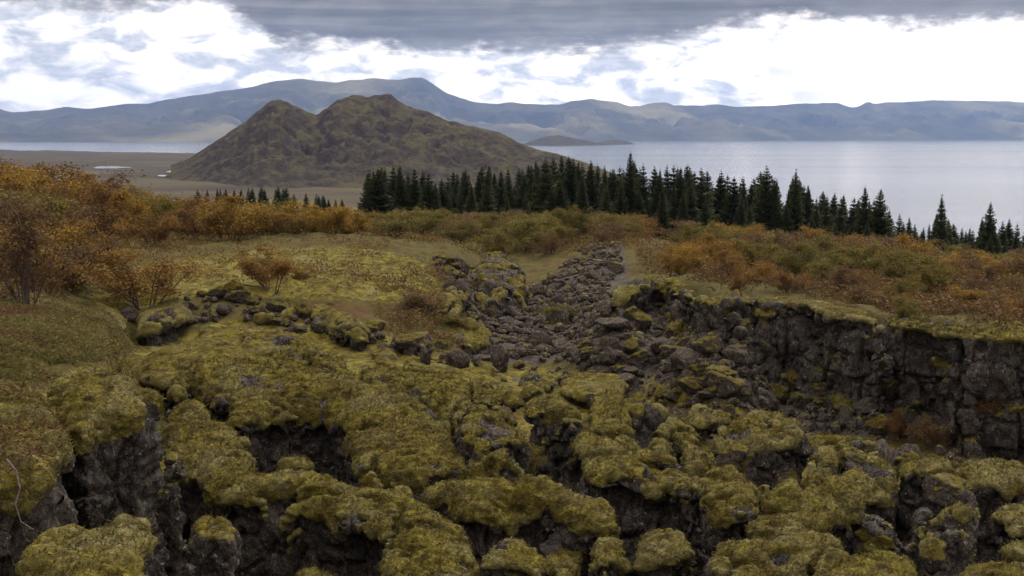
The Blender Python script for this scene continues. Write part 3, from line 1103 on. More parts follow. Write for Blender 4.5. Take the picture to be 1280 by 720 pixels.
BLOCKS = [
    # --- nearest rocks
    dict(label='low flat boulder with grey green moss beside the left cliff foot', poly=[(-10, 705), (18, 674), (75, 666), (110, 660), (140, 641), (180, 637), (203, 655), (212, 700), (205, 760), (-30, 790)], zf=-4.3, zb=-3.9, moss=0.95, lump=0.12, dome=0.12, ls=0.8, wall=0.15, thick=0.25, crack=0.0, grey=0.35),
    dict(label='tall dark cliff block capped with bright moss at the heath edge', poly=[(45, 492), (85, 466), (112, 457), (150, 465), (185, 480), (203, 493), (190, 503), (165, 507), (140, 512), (125, 530), (105, 546), (85, 532), (60, 512)], zf=-4.75, zb=-4.45, lump=0.12, dome=0.15, over=0.08, wall=0.3, flare=0.10, bottom=-8.6, thick=0.34, holes=0.0, crack=0.0, columns=0.25),
    dict(label='heath covered cliff block with reddish wall at the left edge', poly=[(-190, 520), (-40, 480), (30, 478), (62, 492), (80, 520), (86, 548), (88, 575), (60, 600), (20, 600), (-80, 610), (-200, 600)], zf=-4.75, zb=-4.35, lump=0.1, dome=0.12, over=0.05, wall=0.3, flare=0.05, bottom=-8.4, thick=0.4, holes=0.3, crack=0.0),
    dict(label='narrow rock step with a thin moss top against the left cliff', poly=[(196, 570), (212, 560), (236, 556), (243, 566), (238, 580), (212, 585)], zf=-5.35, moss=0.75, lump=0.06, dome=0.06, over=0.02, flare=0.08, bottom=-9.0, thick=0.12),
    dict(label='small rounded rock shoulder between cliff step and dark cleft', poly=[(232, 615), (246, 604), (264, 608), (268, 622), (248, 630)], zf=-6.0, moss=0.6, lump=0.05, dome=0.1, over=0.0, bottom=-9.3, thick=0.12),
    dict(label='white lichened block with flat mossy top at the mouth of the cleft', poly=[(234, 662), (252, 648), (288, 645), (305, 656), (303, 672), (270, 676), (240, 672)], zf=-6.1, moss=0.8, lump=0.04, dome=0.05, over=0.0, wall=0.15, bottom=-9.3, thick=0.05, crack=0.0),
    # --- front row
    dict(label='long mossy bank running down from the dark cleft to the front', poly=[(243, 604), (280, 594), (330, 598), (400, 591), (440, 597), (500, 607), (540, 628), (572, 655), (602, 682), (600, 722), (575, 745), (510, 745), (482, 718), (470, 690), (470, 668), (448, 648), (420, 652), (390, 640), (340, 636), (300, 630), (260, 620)], zf=-8.9, zb=-8.1, lump=0.24, ls=1.0, over=0.26),
    dict(label='thin moss tongue under the long mossy bank', poly=[(340, 652), (370, 645), (392, 650), (396, 664), (372, 672), (348, 664)], zf=-8.9, lump=0.1, dome=0.15, ls=0.7),
    dict(label='low moss hummock deep in the cleft under the bank', poly=[(370, 708), (395, 698), (425, 702), (440, 722), (410, 740), (375, 735)], zf=-9.3, lump=0.1, dome=0.2, ls=0.7),
    dict(label='squat lichened block with brown topped moss in the front row', poly=[(588, 694), (618, 677), (648, 672), (680, 680), (694, 706), (680, 720), (640, 706), (596, 706)], zf=-8.35, moss=0.9, lump=0.12, over=0.02, wall=0.15, thick=0.2),
    dict(label='cushion capped rock pillar beside the wide front mound', poly=[(790, 686), (803, 670), (838, 664), (870, 668), (886, 682), (862, 694), (804, 694)], zf=-8.35, lump=0.08, dome=0.2, over=0.2, ls=1.4, thick=0.3, grey=0.35),
    dict(label='wide rounded moss mound with folded left flank', poly=[(880, 676), (898, 661), (958, 657), (1010, 660), (1052, 664), (1070, 684), (1068, 698), (1000, 700), (950, 704), (925, 728), (895, 726), (884, 702)], zf=-8.1, zb=-7.9, lump=0.16, dome=0.35, over=0.2, ls=1.3, grey=0.35),
    dict(label='long bright moss bank in front of the wide rounded mound', poly=[(922, 726), (946, 702), (1000, 692), (1060, 687), (1120, 690), (1158, 702), (1168, 760), (930, 780)], zf=-8.5, zb=-8.3, lump=0.14, dome=0.3, ls=1.2),
    dict(label='bright moss bank next to the small dark mossy boulder', poly=[(1160, 724), (1178, 706), (1222, 699), (1280, 703), (1380, 708), (1390, 770), (1150, 780)], zf=-8.6, zb=-8.4, lump=0.14, dome=0.3, ls=1.2),
    dict(label='broad moss mat with a ragged overhang above the dark pit', poly=[(556, 606), (590, 598), (630, 600), (665, 596), (700, 605), (740, 612), (770, 620), (785, 640), (766, 654), (730, 652), (704, 642), (690, 628), (650, 630), (625, 637), (600, 642), (575, 630), (560, 620)], zf=-8.55, zb=-8.1, lump=0.26, over=0.26, dome=0.35),
    dict(label='moss mat drooping over dark columns right of the central mat', poly=[(836, 592), (860, 586), (900, 590), (945, 603), (952, 630), (932, 648), (905, 638), (880, 622), (862, 603), (842, 602)], zf=-8.1, zb=-7.8, lump=0.24, over=0.28),
    dict(label='folded moss hump with a bright green crest and rocky flank', poly=[(944, 612), (960, 601), (1000, 597), (1045, 598), (1076, 609), (1088, 625), (1062, 638), (1040, 656), (1000, 658), (985, 632), (955, 636)], zf=-8.2, zb=-7.8, lump=0.28, dome=0.4, moss=0.97),
    dict(label='grey brown moss tongue under the folded hump', poly=[(930, 658), (955, 642), (1000, 640), (1038, 648), (1040, 662), (990, 668), (935, 668)], zf=-8.3, lump=0.15, dome=0.25, grey=0.35),
    dict(label='small flat moss mat behind the drooping mat', poly=[(882, 590), (900, 582), (930, 583), (962, 592), (968, 602), (945, 605), (910, 596)], zf=-8.2, lump=0.15, dome=0.2),
    # --- middle
    dict(label='central moss mat sloping to grey knobs over the black hollow', poly=[(708, 545), (735, 536), (780, 545), (810, 560), (840, 570), (872, 590), (884, 604), (860, 606), (835, 602), (820, 614), (795, 614), (770, 602), (740, 604), (733, 588), (722, 565)], zf=-8.3, zb=-7.7, lump=0.24, over=0.26, dome=0.3),
    dict(label='narrow mossy ridge climbing from the crag to the central mat', poly=[(652, 497), (680, 487), (710, 494), (740, 508), (772, 520), (802, 540), (808, 562), (780, 553), (750, 538), (720, 528), (690, 516), (662, 508)], zf=-8.1, zb=-7.8, lump=0.22, over=0.15, dome=0.3, moss=0.93),
    dict(label='round moss hump at the end of the narrow ridge', poly=[(798, 548), (818, 537), (846, 543), (850, 556), (836, 572), (808, 568)], zf=-8.2, lump=0.18, dome=0.3),
    dict(label='sloping moss hump between the round hump and the boulder crag', poly=[(845, 558), (860, 550), (890, 558), (896, 580), (870, 587), (850, 578)], zf=-8.2, lump=0.2, dome=0.3),
    dict(label='great moss mat overhanging the black cave like hollow', poly=[(278, 520), (298, 486), (340, 477), (400, 480), (440, 478), (500, 489), (545, 503), (563, 525), (566, 545), (582, 562), (584, 600), (562, 612), (540, 622), (510, 614), (478, 602), (442, 592), (432, 560), (428, 527), (405, 508), (385, 506), (340, 518), (300, 528)], zf=-8.7, zb=-7.7, lump=0.26, over=0.30, dome=0.3, ls=1.2),
    dict(label='moss slab lying low in the black hollow', poly=[(345, 570), (360, 562), (385, 564), (398, 574), (375, 582), (350, 580)], zf=-9.2, lump=0.1, dome=0.15),
    dict(label='moss tongue sloping down beside the tall left cliff', poly=[(204, 512), (240, 503), (262, 505), (268, 516), (296, 530), (314, 555), (326, 577), (320, 594), (280, 600), (250, 594), (225, 582), (208, 552)], zf=-8.4, zb=-8.0, lump=0.2, over=0.2, dome=0.3),
    dict(label='upper moss mat below the stony ledge', poly=[(135, 457), (160, 448), (200, 438), (240, 420), (280, 408), (320, 405), (385, 414), (402, 430), (370, 446), (300, 452), (250, 462), (230, 472), (200, 482), (190, 467), (150, 464)], zf=-8.1, zb=-7.5, lump=0.24, over=0.2, dome=0.3),
    dict(label='lobed moss mat stepping down from the upper mat', poly=[(208, 484), (222, 462), (260, 450), (310, 445), (380, 430), (412, 440), (442, 460), (454, 478), (400, 484), (350, 481), (300, 487), (280, 508), (252, 494), (242, 474), (226, 494), (210, 490)], zf=-8.2, zb=-7.7, lump=0.26, over=0.24, dome=0.3),
    dict(label='smooth moss mat stretching towards the bare crag', poly=[(438, 472), (450, 456), (480, 451), (520, 460), (560, 468), (620, 480), (658, 490), (650, 502), (600, 502), (580, 512), (562, 528), (545, 508), (500, 490), (450, 480)], zf=-8.3, zb=-8.0, lump=0.2, over=0.2, dome=0.35),
    dict(label='flat moss tongue at the back of the field below the rubble', poly=[(690, 478), (720, 466), (770, 468), (790, 480), (770, 495), (720, 498)], zf=-9.0, lump=0.12, dome=0.2),
    dict(label='moss flat between the dark peak and the narrow ridge', poly=[(720, 500), (750, 488), (790, 492), (840, 520), (880, 545), (860, 552), (810, 536), (770, 518)], zf=-8.7, lump=0.16, dome=0.2),
    # --- crags
    dict(label='bare crag with two moss pads in the middle of the field', poly=[(563, 527), (580, 501), (605, 497), (627, 505), (646, 520), (654, 545), (648, 575), (610, 580), (578, 552)], zf=-8.0, zb=-7.6, moss=0.45, lump=0.3, dome=0.25, ls=0.7, over=0.0, wall=0.4, thick=0.5, pads=0.45),
    dict(label='dark peaked rock with mossy shoulders on the moss flat', poly=[(772, 517), (790, 501), (810, 498), (836, 513), (846, 532), (800, 534)], zf=-8.3, zb=-8.0, moss=0.55, lump=0.3, dome=0.35, ls=0.7, over=0.0, wall=0.3, thick=0.4),
    dict(label='broken boulder crag with moss on its crown facing the cliff', poly=[(880, 548), (903, 521), (930, 511), (966, 508), (1000, 528), (1008, 552), (985, 562), (940, 560), (900, 564)], zf=-8.6, zb=-8.2, moss=0.72, lump=0.32, dome=0.3, ls=0.7, over=0.05, wall=0.4, thick=0.4, pads=0.4, grey=0.35),
    dict(label='cluster of rounded grey green cushions beside the boulder crag', poly=[(1008, 572), (1030, 556), (1060, 553), (1100, 558), (1122, 575), (1120, 602), (1090, 614), (1060, 604), (1030, 598), (1014, 588)], zf=-9.1, zb=-8.7, lump=0.36, dome=0.3, ls=0.75, over=0.12, grey=0.35),
    dict(label='flat moss shelf on short dark pillars', poly=[(1118, 578), (1138, 566), (1180, 570), (1198, 581), (1172, 592), (1130, 588)], zf=-8.7, lump=0.12, dome=0.12, over=0.18, thick=0.25, moss=0.95, grey=0.35),
    dict(label='wide olive moss shelf below the cliff beside the flat shelf', poly=[(1184, 588), (1208, 574), (1260, 575), (1350, 582), (1350, 612), (1272, 606), (1240, 612), (1196, 604)], zf=-8.9, lump=0.24, dome=0.2, ls=0.8, over=0.15, grey=0.35),
    dict(label='black lichen spotted boulder crag below the moss shelf', poly=[(1150, 655), (1166, 638), (1190, 614), (1215, 609), (1232, 630), (1240, 662), (1195, 672), (1158, 670)], zf=-8.9, zb=-8.5, moss=0.3, lump=0.35, dome=0.3, ls=0.7, over=0.0, wall=0.4, thick=0.4, pads=0.3, grey=0.35),
    dict(label='pointed dark rock leaning on the lichen spotted crag', poly=[(1136, 655), (1148, 636), (1160, 633), (1168, 650), (1160, 664)], zf=-9.0, moss=0.2, lump=0.2, dome=0.35, ls=0.6, over=0.0, thick=0.3),
    dict(label='rough dark rock spur dropping from the folded hump', poly=[(1072, 622), (1090, 626), (1112, 645), (1135, 662), (1160, 668), (1172, 684), (1120, 698), (1074, 698), (1066, 672), (1062, 642)], zf=-9.0, zb=-8.1, moss=0.4, lump=0.25, dome=0.2, ls=0.8, over=0.0, wall=0.35, thick=0.3, pads=0.35),
    dict(label='grey cushion rock beside the lichen spotted crag', poly=[(1240, 640), (1250, 628), (1290, 628), (1330, 640), (1320, 655), (1260, 656)], zf=-9.1, lump=0.2, dome=0.3, ls=0.8, moss=0.9, grey=0.35),
    dict(label='dark cushioned rock in front of the grey cushion rock', poly=[(1236, 680), (1255, 668), (1290, 664), (1330, 676), (1320, 694), (1260, 696)], zf=-9.4, lump=0.25, dome=0.3, ls=0.7, moss=0.75, grey=0.35),
    dict(label='lumpy mossy rocks in the pit before the cushion pillar', poly=[(728, 690), (745, 672), (775, 668), (792, 680), (796, 705), (770, 722), (735, 715)], zf=-9.0, lump=0.3, dome=0.3, ls=0.6, moss=0.8, over=0.05),
    dict(label='green moss hollow floor left of the lumpy rocks', poly=[(680, 690), (700, 674), (730, 672), (735, 700), (715, 728), (685, 725)], zf=-9.35, lump=0.2, dome=0.2, ls=0.8),
    # --- stony ledge at the edge of the moss plateau
    dict(label='pale mossy rock at the heath end of the stony ledge', poly=[(84, 402), (100, 391), (130, 387), (156, 390), (166, 400), (140, 412), (100, 412)], zf=-7.15, lump=0.25, dome=0.3, ls=0.8, moss=0.85, grey=0.35),
    dict(label='rounded moss mound on the stony ledge', poly=[(164, 402), (178, 382), (208, 372), (240, 375), (244, 388), (220, 402), (180, 410)], zf=-7.2, zb=-6.9, lump=0.25, dome=0.3, ls=0.9, moss=0.95, grey=0.35),
    dict(label='bare stone pile on the stony ledge', poly=[(248, 376), (260, 364), (284, 363), (296, 374), (284, 388), (256, 390)], zf=-7.1, zb=-6.8, lump=0.3, dome=0.25, ls=0.6, moss=0.4, over=0.0),
    dict(label='flat mossy slab with a dark face on the stony ledge', poly=[(298, 377), (320, 368), (350, 370), (379, 372), (382, 388), (340, 393), (304, 393)], zf=-7.2, zb=-6.95, lump=0.15, dome=0.2, over=0.1, moss=0.95),
    dict(label='broken mossy slab at the fissure end of the stony ledge', poly=[(382, 376), (410, 372), (436, 382), (466, 404), (470, 422), (440, 424), (408, 404), (386, 400)], zf=-7.7, zb=-7.0, lump=0.25, dome=0.25, ls=0.8, moss=0.8, pads=0.4),
    dict(label='round moss dome behind the smooth moss mat', poly=[(460, 434), (478, 421), (500, 425), (506, 440), (486, 453), (464, 448)], zf=-8.1, lump=0.2, dome=0.35, ls=0.9),
    dict(label='moss wedge between the dome and the mossy stones', poly=[(490, 458), (508, 443), (542, 451), (552, 466), (512, 468)], zf=-8.3, lump=0.15, dome=0.3),
    dict(label='mossy hump at the lower mouth of the fissure', poly=[(575, 470), (590, 460), (625, 458), (640, 470), (620, 482), (590, 480)], zf=-8.9, lump=0.3, dome=0.3, ls=0.7, moss=0.8),
    dict(label='heath topped bank edging the moss field', poly=[(96, 412), (118, 404), (136, 412), (150, 436), (148, 458), (128, 462), (104, 452)], zf=-6.5, zb=-6.1, lump=0.12, dome=0.15, crack=0.0, over=0.05, thick=0.4),
    dict(label='pale moss hump behind the boulder crag', poly=[(848, 514), (862, 499), (885, 500), (908, 513), (892, 524), (862, 524)], zf=-9.0, lump=0.25, dome=0.3, ls=0.8, moss=0.9, grey=0.35),
    dict(label='half mossed rock at the lower end of the rubble', poly=[(638, 474), (660, 462), (690, 466), (702, 478), (672, 488), (645, 484)], zf=-9.0, lump=0.3, dome=0.3, ls=0.7, moss=0.6, over=0.0),
    dict(label='low bare crag where the talus meets the moss floor', poly=[(786, 478), (830, 466), (872, 478), (864, 494), (812, 492)], zf=-9.4, lump=0.35, dome=0.3, ls=0.7, moss=0.4, over=0.0, pads=0.3),
    dict(label='flat moss bank along the foot of the rubble slope', poly=[(700, 462), (740, 452), (784, 458), (776, 470), (712, 472)], zf=-9.5, lump=0.2, dome=0.2, moss=0.85),
    dict(label='green moss tongue at the foot of the talus', poly=[(998, 548), (1040, 536), (1092, 546), (1084, 558), (1020, 560)], zf=-9.8, lump=0.2, dome=0.25, moss=0.9),
    # --- fissure crags
    dict(label='bare crag with pale crown at the head of the fissure', poly=[(578, 352), (590, 325), (615, 316), (640, 318), (655, 335), (664, 362), (640, 375), (600, 378)], zf=-8.2, zb=-7.1, moss=0.25, lump=0.5, dome=0.6, ls=1.2, over=0.0, wall=0.6, pads=0.22, flare=0.25, columns=0.4),
    dict(label='dark slabby rock on the plateau lip above the fissure', poly=[(546, 372), (556, 350), (570, 352), (586, 370), (582, 384), (556, 386)], zf=-7.2, zb=-6.8, moss=0.55, lump=0.3, dome=0.3, over=0.0, wall=0.4, flare=0.15),
    dict(label='small bare outcrop on the moss plateau', poly=[(498, 368), (510, 354), (528, 353), (540, 366), (530, 376), (506, 378)], zf=-7.0, moss=0.35, lump=0.4, dome=0.3, ls=0.7, over=0.0, wall=0.3, flare=0.2),
    dict(label='knobbly mossy rock slope under the plateau lip', poly=[(550, 415), (565, 395), (590, 390), (612, 402), (622, 425), (600, 440), (565, 435)], zf=-8.6, zb=-7.8, moss=0.6, lump=0.5, dome=0.3, ls=0.8, over=0.0, wall=0.5, flare=0.25, pads=0.4),
]
LEFT_TOPS = []
for b in BLOCKS:
    ro = block(**b)
    if b['label'].startswith(('heath covered', 'heath topped')):
        LEFT_TOPS.append(ro)


# --- the cliff: four wall sections, each a thing
def cliff(label, i0, i1, depth_back, **kw):
    e = np.array(CLIFF_XY[i0:i1 + 1])
    back = e + np.array([0.12, 1.0]) * depth_back
    ring = np.concatenate([e, back[::-1]])
    # front edge is on the left walking right, so reverse to keep any order
    p = np.c_[ring, np.full(len(ring), CLIFF_Z + 0.0)]
    return block(label, p, CLIFF_Z, CLIFF_Z, world=True, name='lava_cliff', res=1.15, **kw)


CLIFFS = []
CK = dict(crack=0.0, dome=0.08, shrink=0.0, rnd=0.2)
CLIFFS += [cliff('crumbling cliff section next to the rubble slope', 0, 3, 2.6, moss=0.55, over=0.0, lump=0.3, wall=0.6, bottom=-10.9, flare=0.30, pads=0.35, thick=0.3, ls=0.9, columns=0.5, **CK)]
CLIFFS += [cliff('dark cliff section with a single round moss cushion stone', 3, 6, 2.6, moss=0.5, over=-0.05, lump=0.25, wall=0.5, bottom=-11.0, flare=0.24, pads=0.33, thick=0.25, columns=0.5, **CK)]
CLIFFS += [cliff('columned cliff section under a pale moss mat', 6, 10, 2.6, moss=0.93, over=0.05, lump=0.10, wall=0.4, bottom=-11.2, flare=0.14, pads=0.3, thick=0.18, columns=0.55, **CK)]
CLIFFS += [cliff('long sheer cliff section with a flat mossy brow beyond the pale mat', 11, 16, 2.6, moss=0.8, over=0.05, lump=0.12, wall=0.4, bottom=-11.4, flare=0.03, pads=0.25, thick=0.2, columns=0.5, **CK)]

# ------------------------------------------------------------------ boulders
def cube_sphere(n):
    t = np.tan(np.linspace(-1, 1, n) * math.pi / 4)
    vs_, fs = [], []
    for ax in range(3):
        for sg in (-1, 1):
            a, b = np.meshgrid(t, t, indexing='ij')
            p = np.zeros((n, n, 3))
            p[..., ax] = sg
            p[..., (ax + 1) % 3] = a
            p[..., (ax + 2) % 3] = b * sg
            off = len(vs_) * n * n
            vs_.append(p.reshape(-1, 3))
            fs.append(grid_faces(n, n) + off)
    v = np.concatenate(vs_)
    f = np.concatenate(fs)
    v /= np.linalg.norm(v, axis=1)[:, None]
    key = np.round(v, 5)
    _, first, inv = np.unique(key, axis=0, return_index=True, return_inverse=True)
    return v[first], inv.ravel()[f]


CS_V, CS_F = cube_sphere(15)
CS_V2, CS_F2 = cube_sphere(4)


def boulder_shape(seed, CV, flatten=0.85, rough=0.22):
    r = np.random.default_rng(seed)
    nrm = r.normal(size=(13, 3))
    nrm /= np.linalg.norm(nrm, axis=1)[:, None]
    off = r.uniform(0.5, 0.95, 13)
    dd = CV @ nrm.T
    rad = np.where(dd > 0.05, off[None] / np.maximum(dd, 0.05), 9.0)
    rad = -np.log(np.exp(-24 * np.minimum(rad, 1.3)).sum(1) + math.exp(-24 * 1.15)) / 24
    v = CV * rad[:, None]
    v = v + CV * (rough * 0.6 * fbm(v[:, 0] * 2.2 + seed, v[:, 1] * 2.2, v[:, 2] * 2.2, 4, 0.6))[:, None]
    v = v * np.array([1.0, r.uniform(0.6, 1.0), flatten * r.uniform(0.65, 1.2)])
    return v


def boulder_meshes(seed, mossiness, CV=CS_V, CF=CS_F):
    v = boulder_shape(seed, CV)
    if ((v[CF[:, 0]] * np.cross(v[CF[:, 2]] - v[CF[:, 0]], v[CF[:, 3]] - v[CF[:, 1]])).sum(1)).mean() < 0:
        CF = CF[:, ::-1]
    n = vnormals(v, CF)
    nz = 0.35 * fbm(v[:, 0] * 1.5 + seed, v[:, 1] * 1.5, v[:, 2] * 1.5, 2)
    lim = 0.75 - mossiness
    m = sstep(n[:, 2] + nz, lim - 0.15, lim + 0.15)
    v = v + n * (m * (0.06 + 0.05 * perlin(v[:, 0] * 5, v[:, 1] * 5, v[:, 2] * 5 + seed)))[:, None]
    ism = m[CF].mean(1) > 0.46
    out = []
    for nm, sel in (('rock', ~ism), ('moss_cap', ism)):
        if sel.sum() > 4:
            vv, ff, mm = compact(v, CF[sel], m)
            out.append((nm, mk_mesh(nm, vv, ff, M_BOULDER, {'moss': mm})))
    return out


BARE = [boulder_meshes(100 + i, -0.6) for i in range(8)]
CAPPED = [boulder_meshes(200 + i, 0.15 + 0.06 * i) for i in range(8)]


def place_boulder(x, y, r, kind, label, group, sink=0.35, z=None):
    meshes = random.choice(BARE if kind == 'bare' else CAPPED)
    zz = float(height(x, y)) if z is None else z
    loc = (x, y, zz + r * (0.72 - sink))
    rot = random.uniform(0, 6.28)
    sc = (r * random.uniform(0.85, 1.2), r * random.uniform(0.85, 1.2), r * random.uniform(0.8, 1.15))
    if len(meshes) == 1:
        root = add('lava_boulder', meshes[0][1])
    else:
        root = bpy.data.objects.new('mossy_boulder', None)
        COL.objects.link(root)
        for nm, me in meshes:
            add(nm, me, root)
    root.location = loc
    root.rotation_euler = (random.uniform(-0.15, 0.15), random.uniform(-0.15, 0.15), rot)
    root.scale = sc
    tag(root, label, 'boulder', group)
    return root


def rand_in_poly(poly, n):
    poly = np.array(poly, float)
    lo, hi = poly.min(0), poly.max(0)
    out = []
    while len(out) < n:
        c = lo + rng.random((400, 2)) * (hi - lo)
        out += list(c[poly_sdf(c[:, 0], c[:, 1], poly) < 0])
    return np.array(out[:n])


RUBBLE = [(610, 430), (618, 395), (665, 372), (700, 350), (735, 318), (758, 300), (774, 306), (776, 345), (760, 370), (790, 400), (850, 450), (850, 470), (700, 462), (640, 462)]
TALUS = [(745, 395), (800, 400), (900, 415), (1000, 440), (1090, 465), (1150, 510), (1210, 540), (1230, 560), (1120, 556), (1010, 545), (930, 510), (850, 485), (760, 450)]
MID = [(640, 465), (800, 455), (900, 480), (1000, 530), (1000, 545), (880, 545), (800, 500), (700, 490)]
LIP = [(540, 338), (568, 335), (600, 395), (632, 445), (600, 452), (570, 410)]
PIT = [(210, 560), (400, 520), (560, 550), (640, 590), (700, 540), (860, 610), (1000, 600), (1080, 600), (1180, 640), (1270, 640), (1270, 710), (1100, 700), (860, 700), (600, 665), (420, 690), (300, 700)]
LEDGE = [(150, 408), (260, 388), (340, 392), (440, 415), (520, 440), (600, 455), (640, 470), (600, 478), (500, 455), (430, 435), (300, 412), (200, 418)]
SHELF = [(880, 470), (1010, 520), (1120, 550), (1280, 590), (1280, 690), (1180, 680), (1060, 610), (900, 570), (860, 530)]


def scatter_boulders(poly, n, rmin, rmax, pm, labels, groups, sink=0.3):
    pts = rand_in_poly(poly, n * 2)
    x, y, ok = hit(pts[:, 0], pts[:, 1])
    k = 0
    for i in range(len(x)):
        if not ok[i] or k >= n:
            continue
        r = rmin + (rmax - rmin) * rng.random() ** 2.2
        kind = 'moss' if rng.random() < pm else 'bare'
        j = 1 if kind == 'moss' else 0
        place_boulder(float(x[i]), float(y[i]), r, kind, labels[j], groups[j], sink)
        k += 1


scatter_boulders(RUBBLE, 110, 0.2, 0.62, 0.25, ('bare grey lava boulder in the rubble slope of the fissure', 'lava boulder with a dull moss top in the fissure rubble slope'), ('bare boulders of the rubble slope', 'mossy boulders of the rubble slope'))
scatter_boulders(TALUS, 105, 0.2, 0.7, 0.3, ('bare dark boulder in the talus at the foot of the cliff', 'moss topped boulder in the talus at the foot of the cliff'), ('bare boulders under the cliff', 'mossy boulders under the cliff'))
scatter_boulders(PIT, 45, 0.25, 0.6, 0.5, ('bare dark stone down in a crevice between the moss mats', 'mossy stone down in a crevice between the moss mats'), ('bare stones in the crevices', 'mossy stones in the crevices'))
scatter_boulders(LEDGE, 34, 0.2, 0.7, 0.75, ('bare stone along the foot of the stony ledge', 'moss cushioned stone along the foot of the stony ledge'), ('bare stones along the ledge', 'mossy stones along the ledge'))
scatter_boulders(SHELF, 36, 0.3, 0.75, 0.75, ('bare boulder on the cushion strewn floor before the cliff', 'round cushion mossed boulder on the floor before the cliff'), ('bare boulders before the cliff', 'cushion boulders before the cliff'))


scatter_boulders(MID, 38, 0.2, 0.6, 0.65, ('bare stone on the moss floor between rubble and mats', 'mossy stone on the moss floor between rubble and mats'), ('bare stones of the moss floor', 'mossy stones of the moss floor'))
scatter_boulders(LIP, 30, 0.25, 0.7, 0.5, ('bare stone along the plateau lip of the fissure', 'mossy stone along the plateau lip of the fissure'), ('bare stones of the fissure lip', 'mossy stones of the fissure lip'))


def single_boulder(px, py, z, r, kind, label):
    x, y = on_z(px, py, z)
    place_boulder(float(x), float(y), r, kind, label, None, z=z - r * 0.4)


single_boulder(931, 407, -7.1, 0.42, 'moss', 'large round moss cushion stone lodged high on the dark cliff')
single_boulder(913, 572, -8.9, 0.55, 'moss', 'green moss dome between the sloping hump and the boulder crag')
single_boulder(868, 684 - 120, -8.7, 0.4, 'moss', 'small olive moss dome behind the central moss mat')
single_boulder(1169, 693, -8.9, 0.42, 'moss', 'small dark boulder with a moss wig between two bright banks')
single_boulder(1185, 612, -8.8, 0.5, 'moss', 'upright rock with a pale moss cap above the lichen spotted crag')
single_boulder(555, 432, -8.3, 0.42, 'moss', 'upright mossy stone in the heath above the smooth mat')
single_boulder(1035, 512, -10.2, 0.7, 'bare', 'smooth grey boulder standing clear of the talus before the cliff')
single_boulder(660, 492, -8.9, 0.4, 'moss', 'mossy knob beside the top of the narrow ridge')
single_boulder(592, 541, -8.4, 0.55, 'moss', 'oval green moss pad on the front of the bare crag')

# ------------------------------------------------------------------ loose rubble nobody could count
def rubble_stuff():
    V, F, Mo = [], [], []
    off = 0
    shapes = []
    for s in range(10):
        v = boulder_shape(300 + s, CS_V2, 0.85, 0.25)
        shapes.append(v)
    cf = CS_F2
    v = shapes[0]
    if ((v[cf[:, 0]] * np.cross(v[cf[:, 2]] - v[cf[:, 0]], v[cf[:, 3]] - v[cf[:, 1]])).sum(1)).mean() < 0:
        cf = cf[:, ::-1]
    for poly, n, r0, r1 in ((RUBBLE, 2600, 0.08, 0.34), (TALUS, 1300, 0.10, 0.4), (MID, 200, 0.08, 0.25), (LIP, 200, 0.1, 0.3), (LEDGE, 160, 0.1, 0.3), (SHELF, 120, 0.1, 0.3), (PIT, 170, 0.1, 0.3)):
        pts = rand_in_poly(poly, n)
        x, y, ok = hit(pts[:, 0], pts[:, 1])
        z = height(x, y)
        for i in range(n):
            if not ok[i]:
                continue
            r = r0 + (r1 - r0) * rng.random() ** 1.8
            a = rng.random() * 6.28
            sh = shapes[rng.integers(10)] * r
            c, s = math.cos(a), math.sin(a)
            vv = np.c_[sh[:, 0] * c - sh[:, 1] * s, sh[:, 0] * s + sh[:, 1] * c, sh[:, 2]] + np.array([x[i], y[i], z[i] + r * 0.3])
            V.append(vv)
            F.append(cf + off)
            nzv = shapes[0][:, 2] / (np.abs(shapes[0][:, 2]).max())
            Mo.append(np.clip(nzv * 1.2 - rng.random() * 1.6, 0, 1))
            off += len(vv)
    o = add('rubble', mk_mesh('rubble', np.concatenate(V), np.concatenate(F), M_RUBBLE, {'moss': np.concatenate(Mo)}, smooth=False))
    TRIS[0] += 2 * sum(len(f) for f in F)
    tag(o, 'small lava rubble filling the slope, the talus and the crevices', 'rubble', kind='stuff')


rubble_stuff()


# ------------------------------------------------------------------ plants
def leaf_quads(c, size, r, updir=0.3, aspect=0.6):
    """one small leaf face at every centre"""
    n = len(c)
    a = r.normal(size=(n, 3))
    a[:, 2] *= 0.6
    a /= np.linalg.norm(a, axis=1)[:, None]
    b = r.normal(size=(n, 3))
    b -= (b * a).sum(1)[:, None] * a
    b /= np.linalg.norm(b, axis=1)[:, None]
    s = (size * r.uniform(0.6, 1.35, n))[:, None]
    v = np.stack([c - a * s, c + b * s * aspect, c + a * s, c - b * s * aspect], 1).reshape(-1, 3)
    f = np.arange(4 * n).reshape(n, 4)
    return v, f


def tube(pts, rad, k=4):
    pts = np.asarray(pts, float)
    n = len(pts)
    d = np.gradient(pts, axis=0)
    d /= np.linalg.norm(d, axis=1)[:, None] + 1e-9
    ref = np.array([0.31, 0.87, 0.1])
    a = np.cross(d, ref)
    a /= np.linalg.norm(a, axis=1)[:, None] + 1e-9
    b = np.cross(d, a)
    th = np.arange(k) * 2 * math.pi / k
    v = pts[:, None] + (np.cos(th)[None, :, None] * a[:, None] + np.sin(th)[None, :, None] * b[:, None]) * np.asarray(rad)[:, None, None]
    i = np.arange(n - 1)[:, None] * k
    j = np.arange(k)[None]
    f = np.stack([i + j, i + (j + 1) % k, i + k + (j + 1) % k, i + k + j], -1).reshape(-1, 4)
    return v.reshape(-1, 3), f


def join(parts):
    V, F, off = [], [], 0
    for v, f in parts:
        V.append(v)
        F.append(f + off)
        off += len(v)
    return np.concatenate(V), np.concatenate(F)


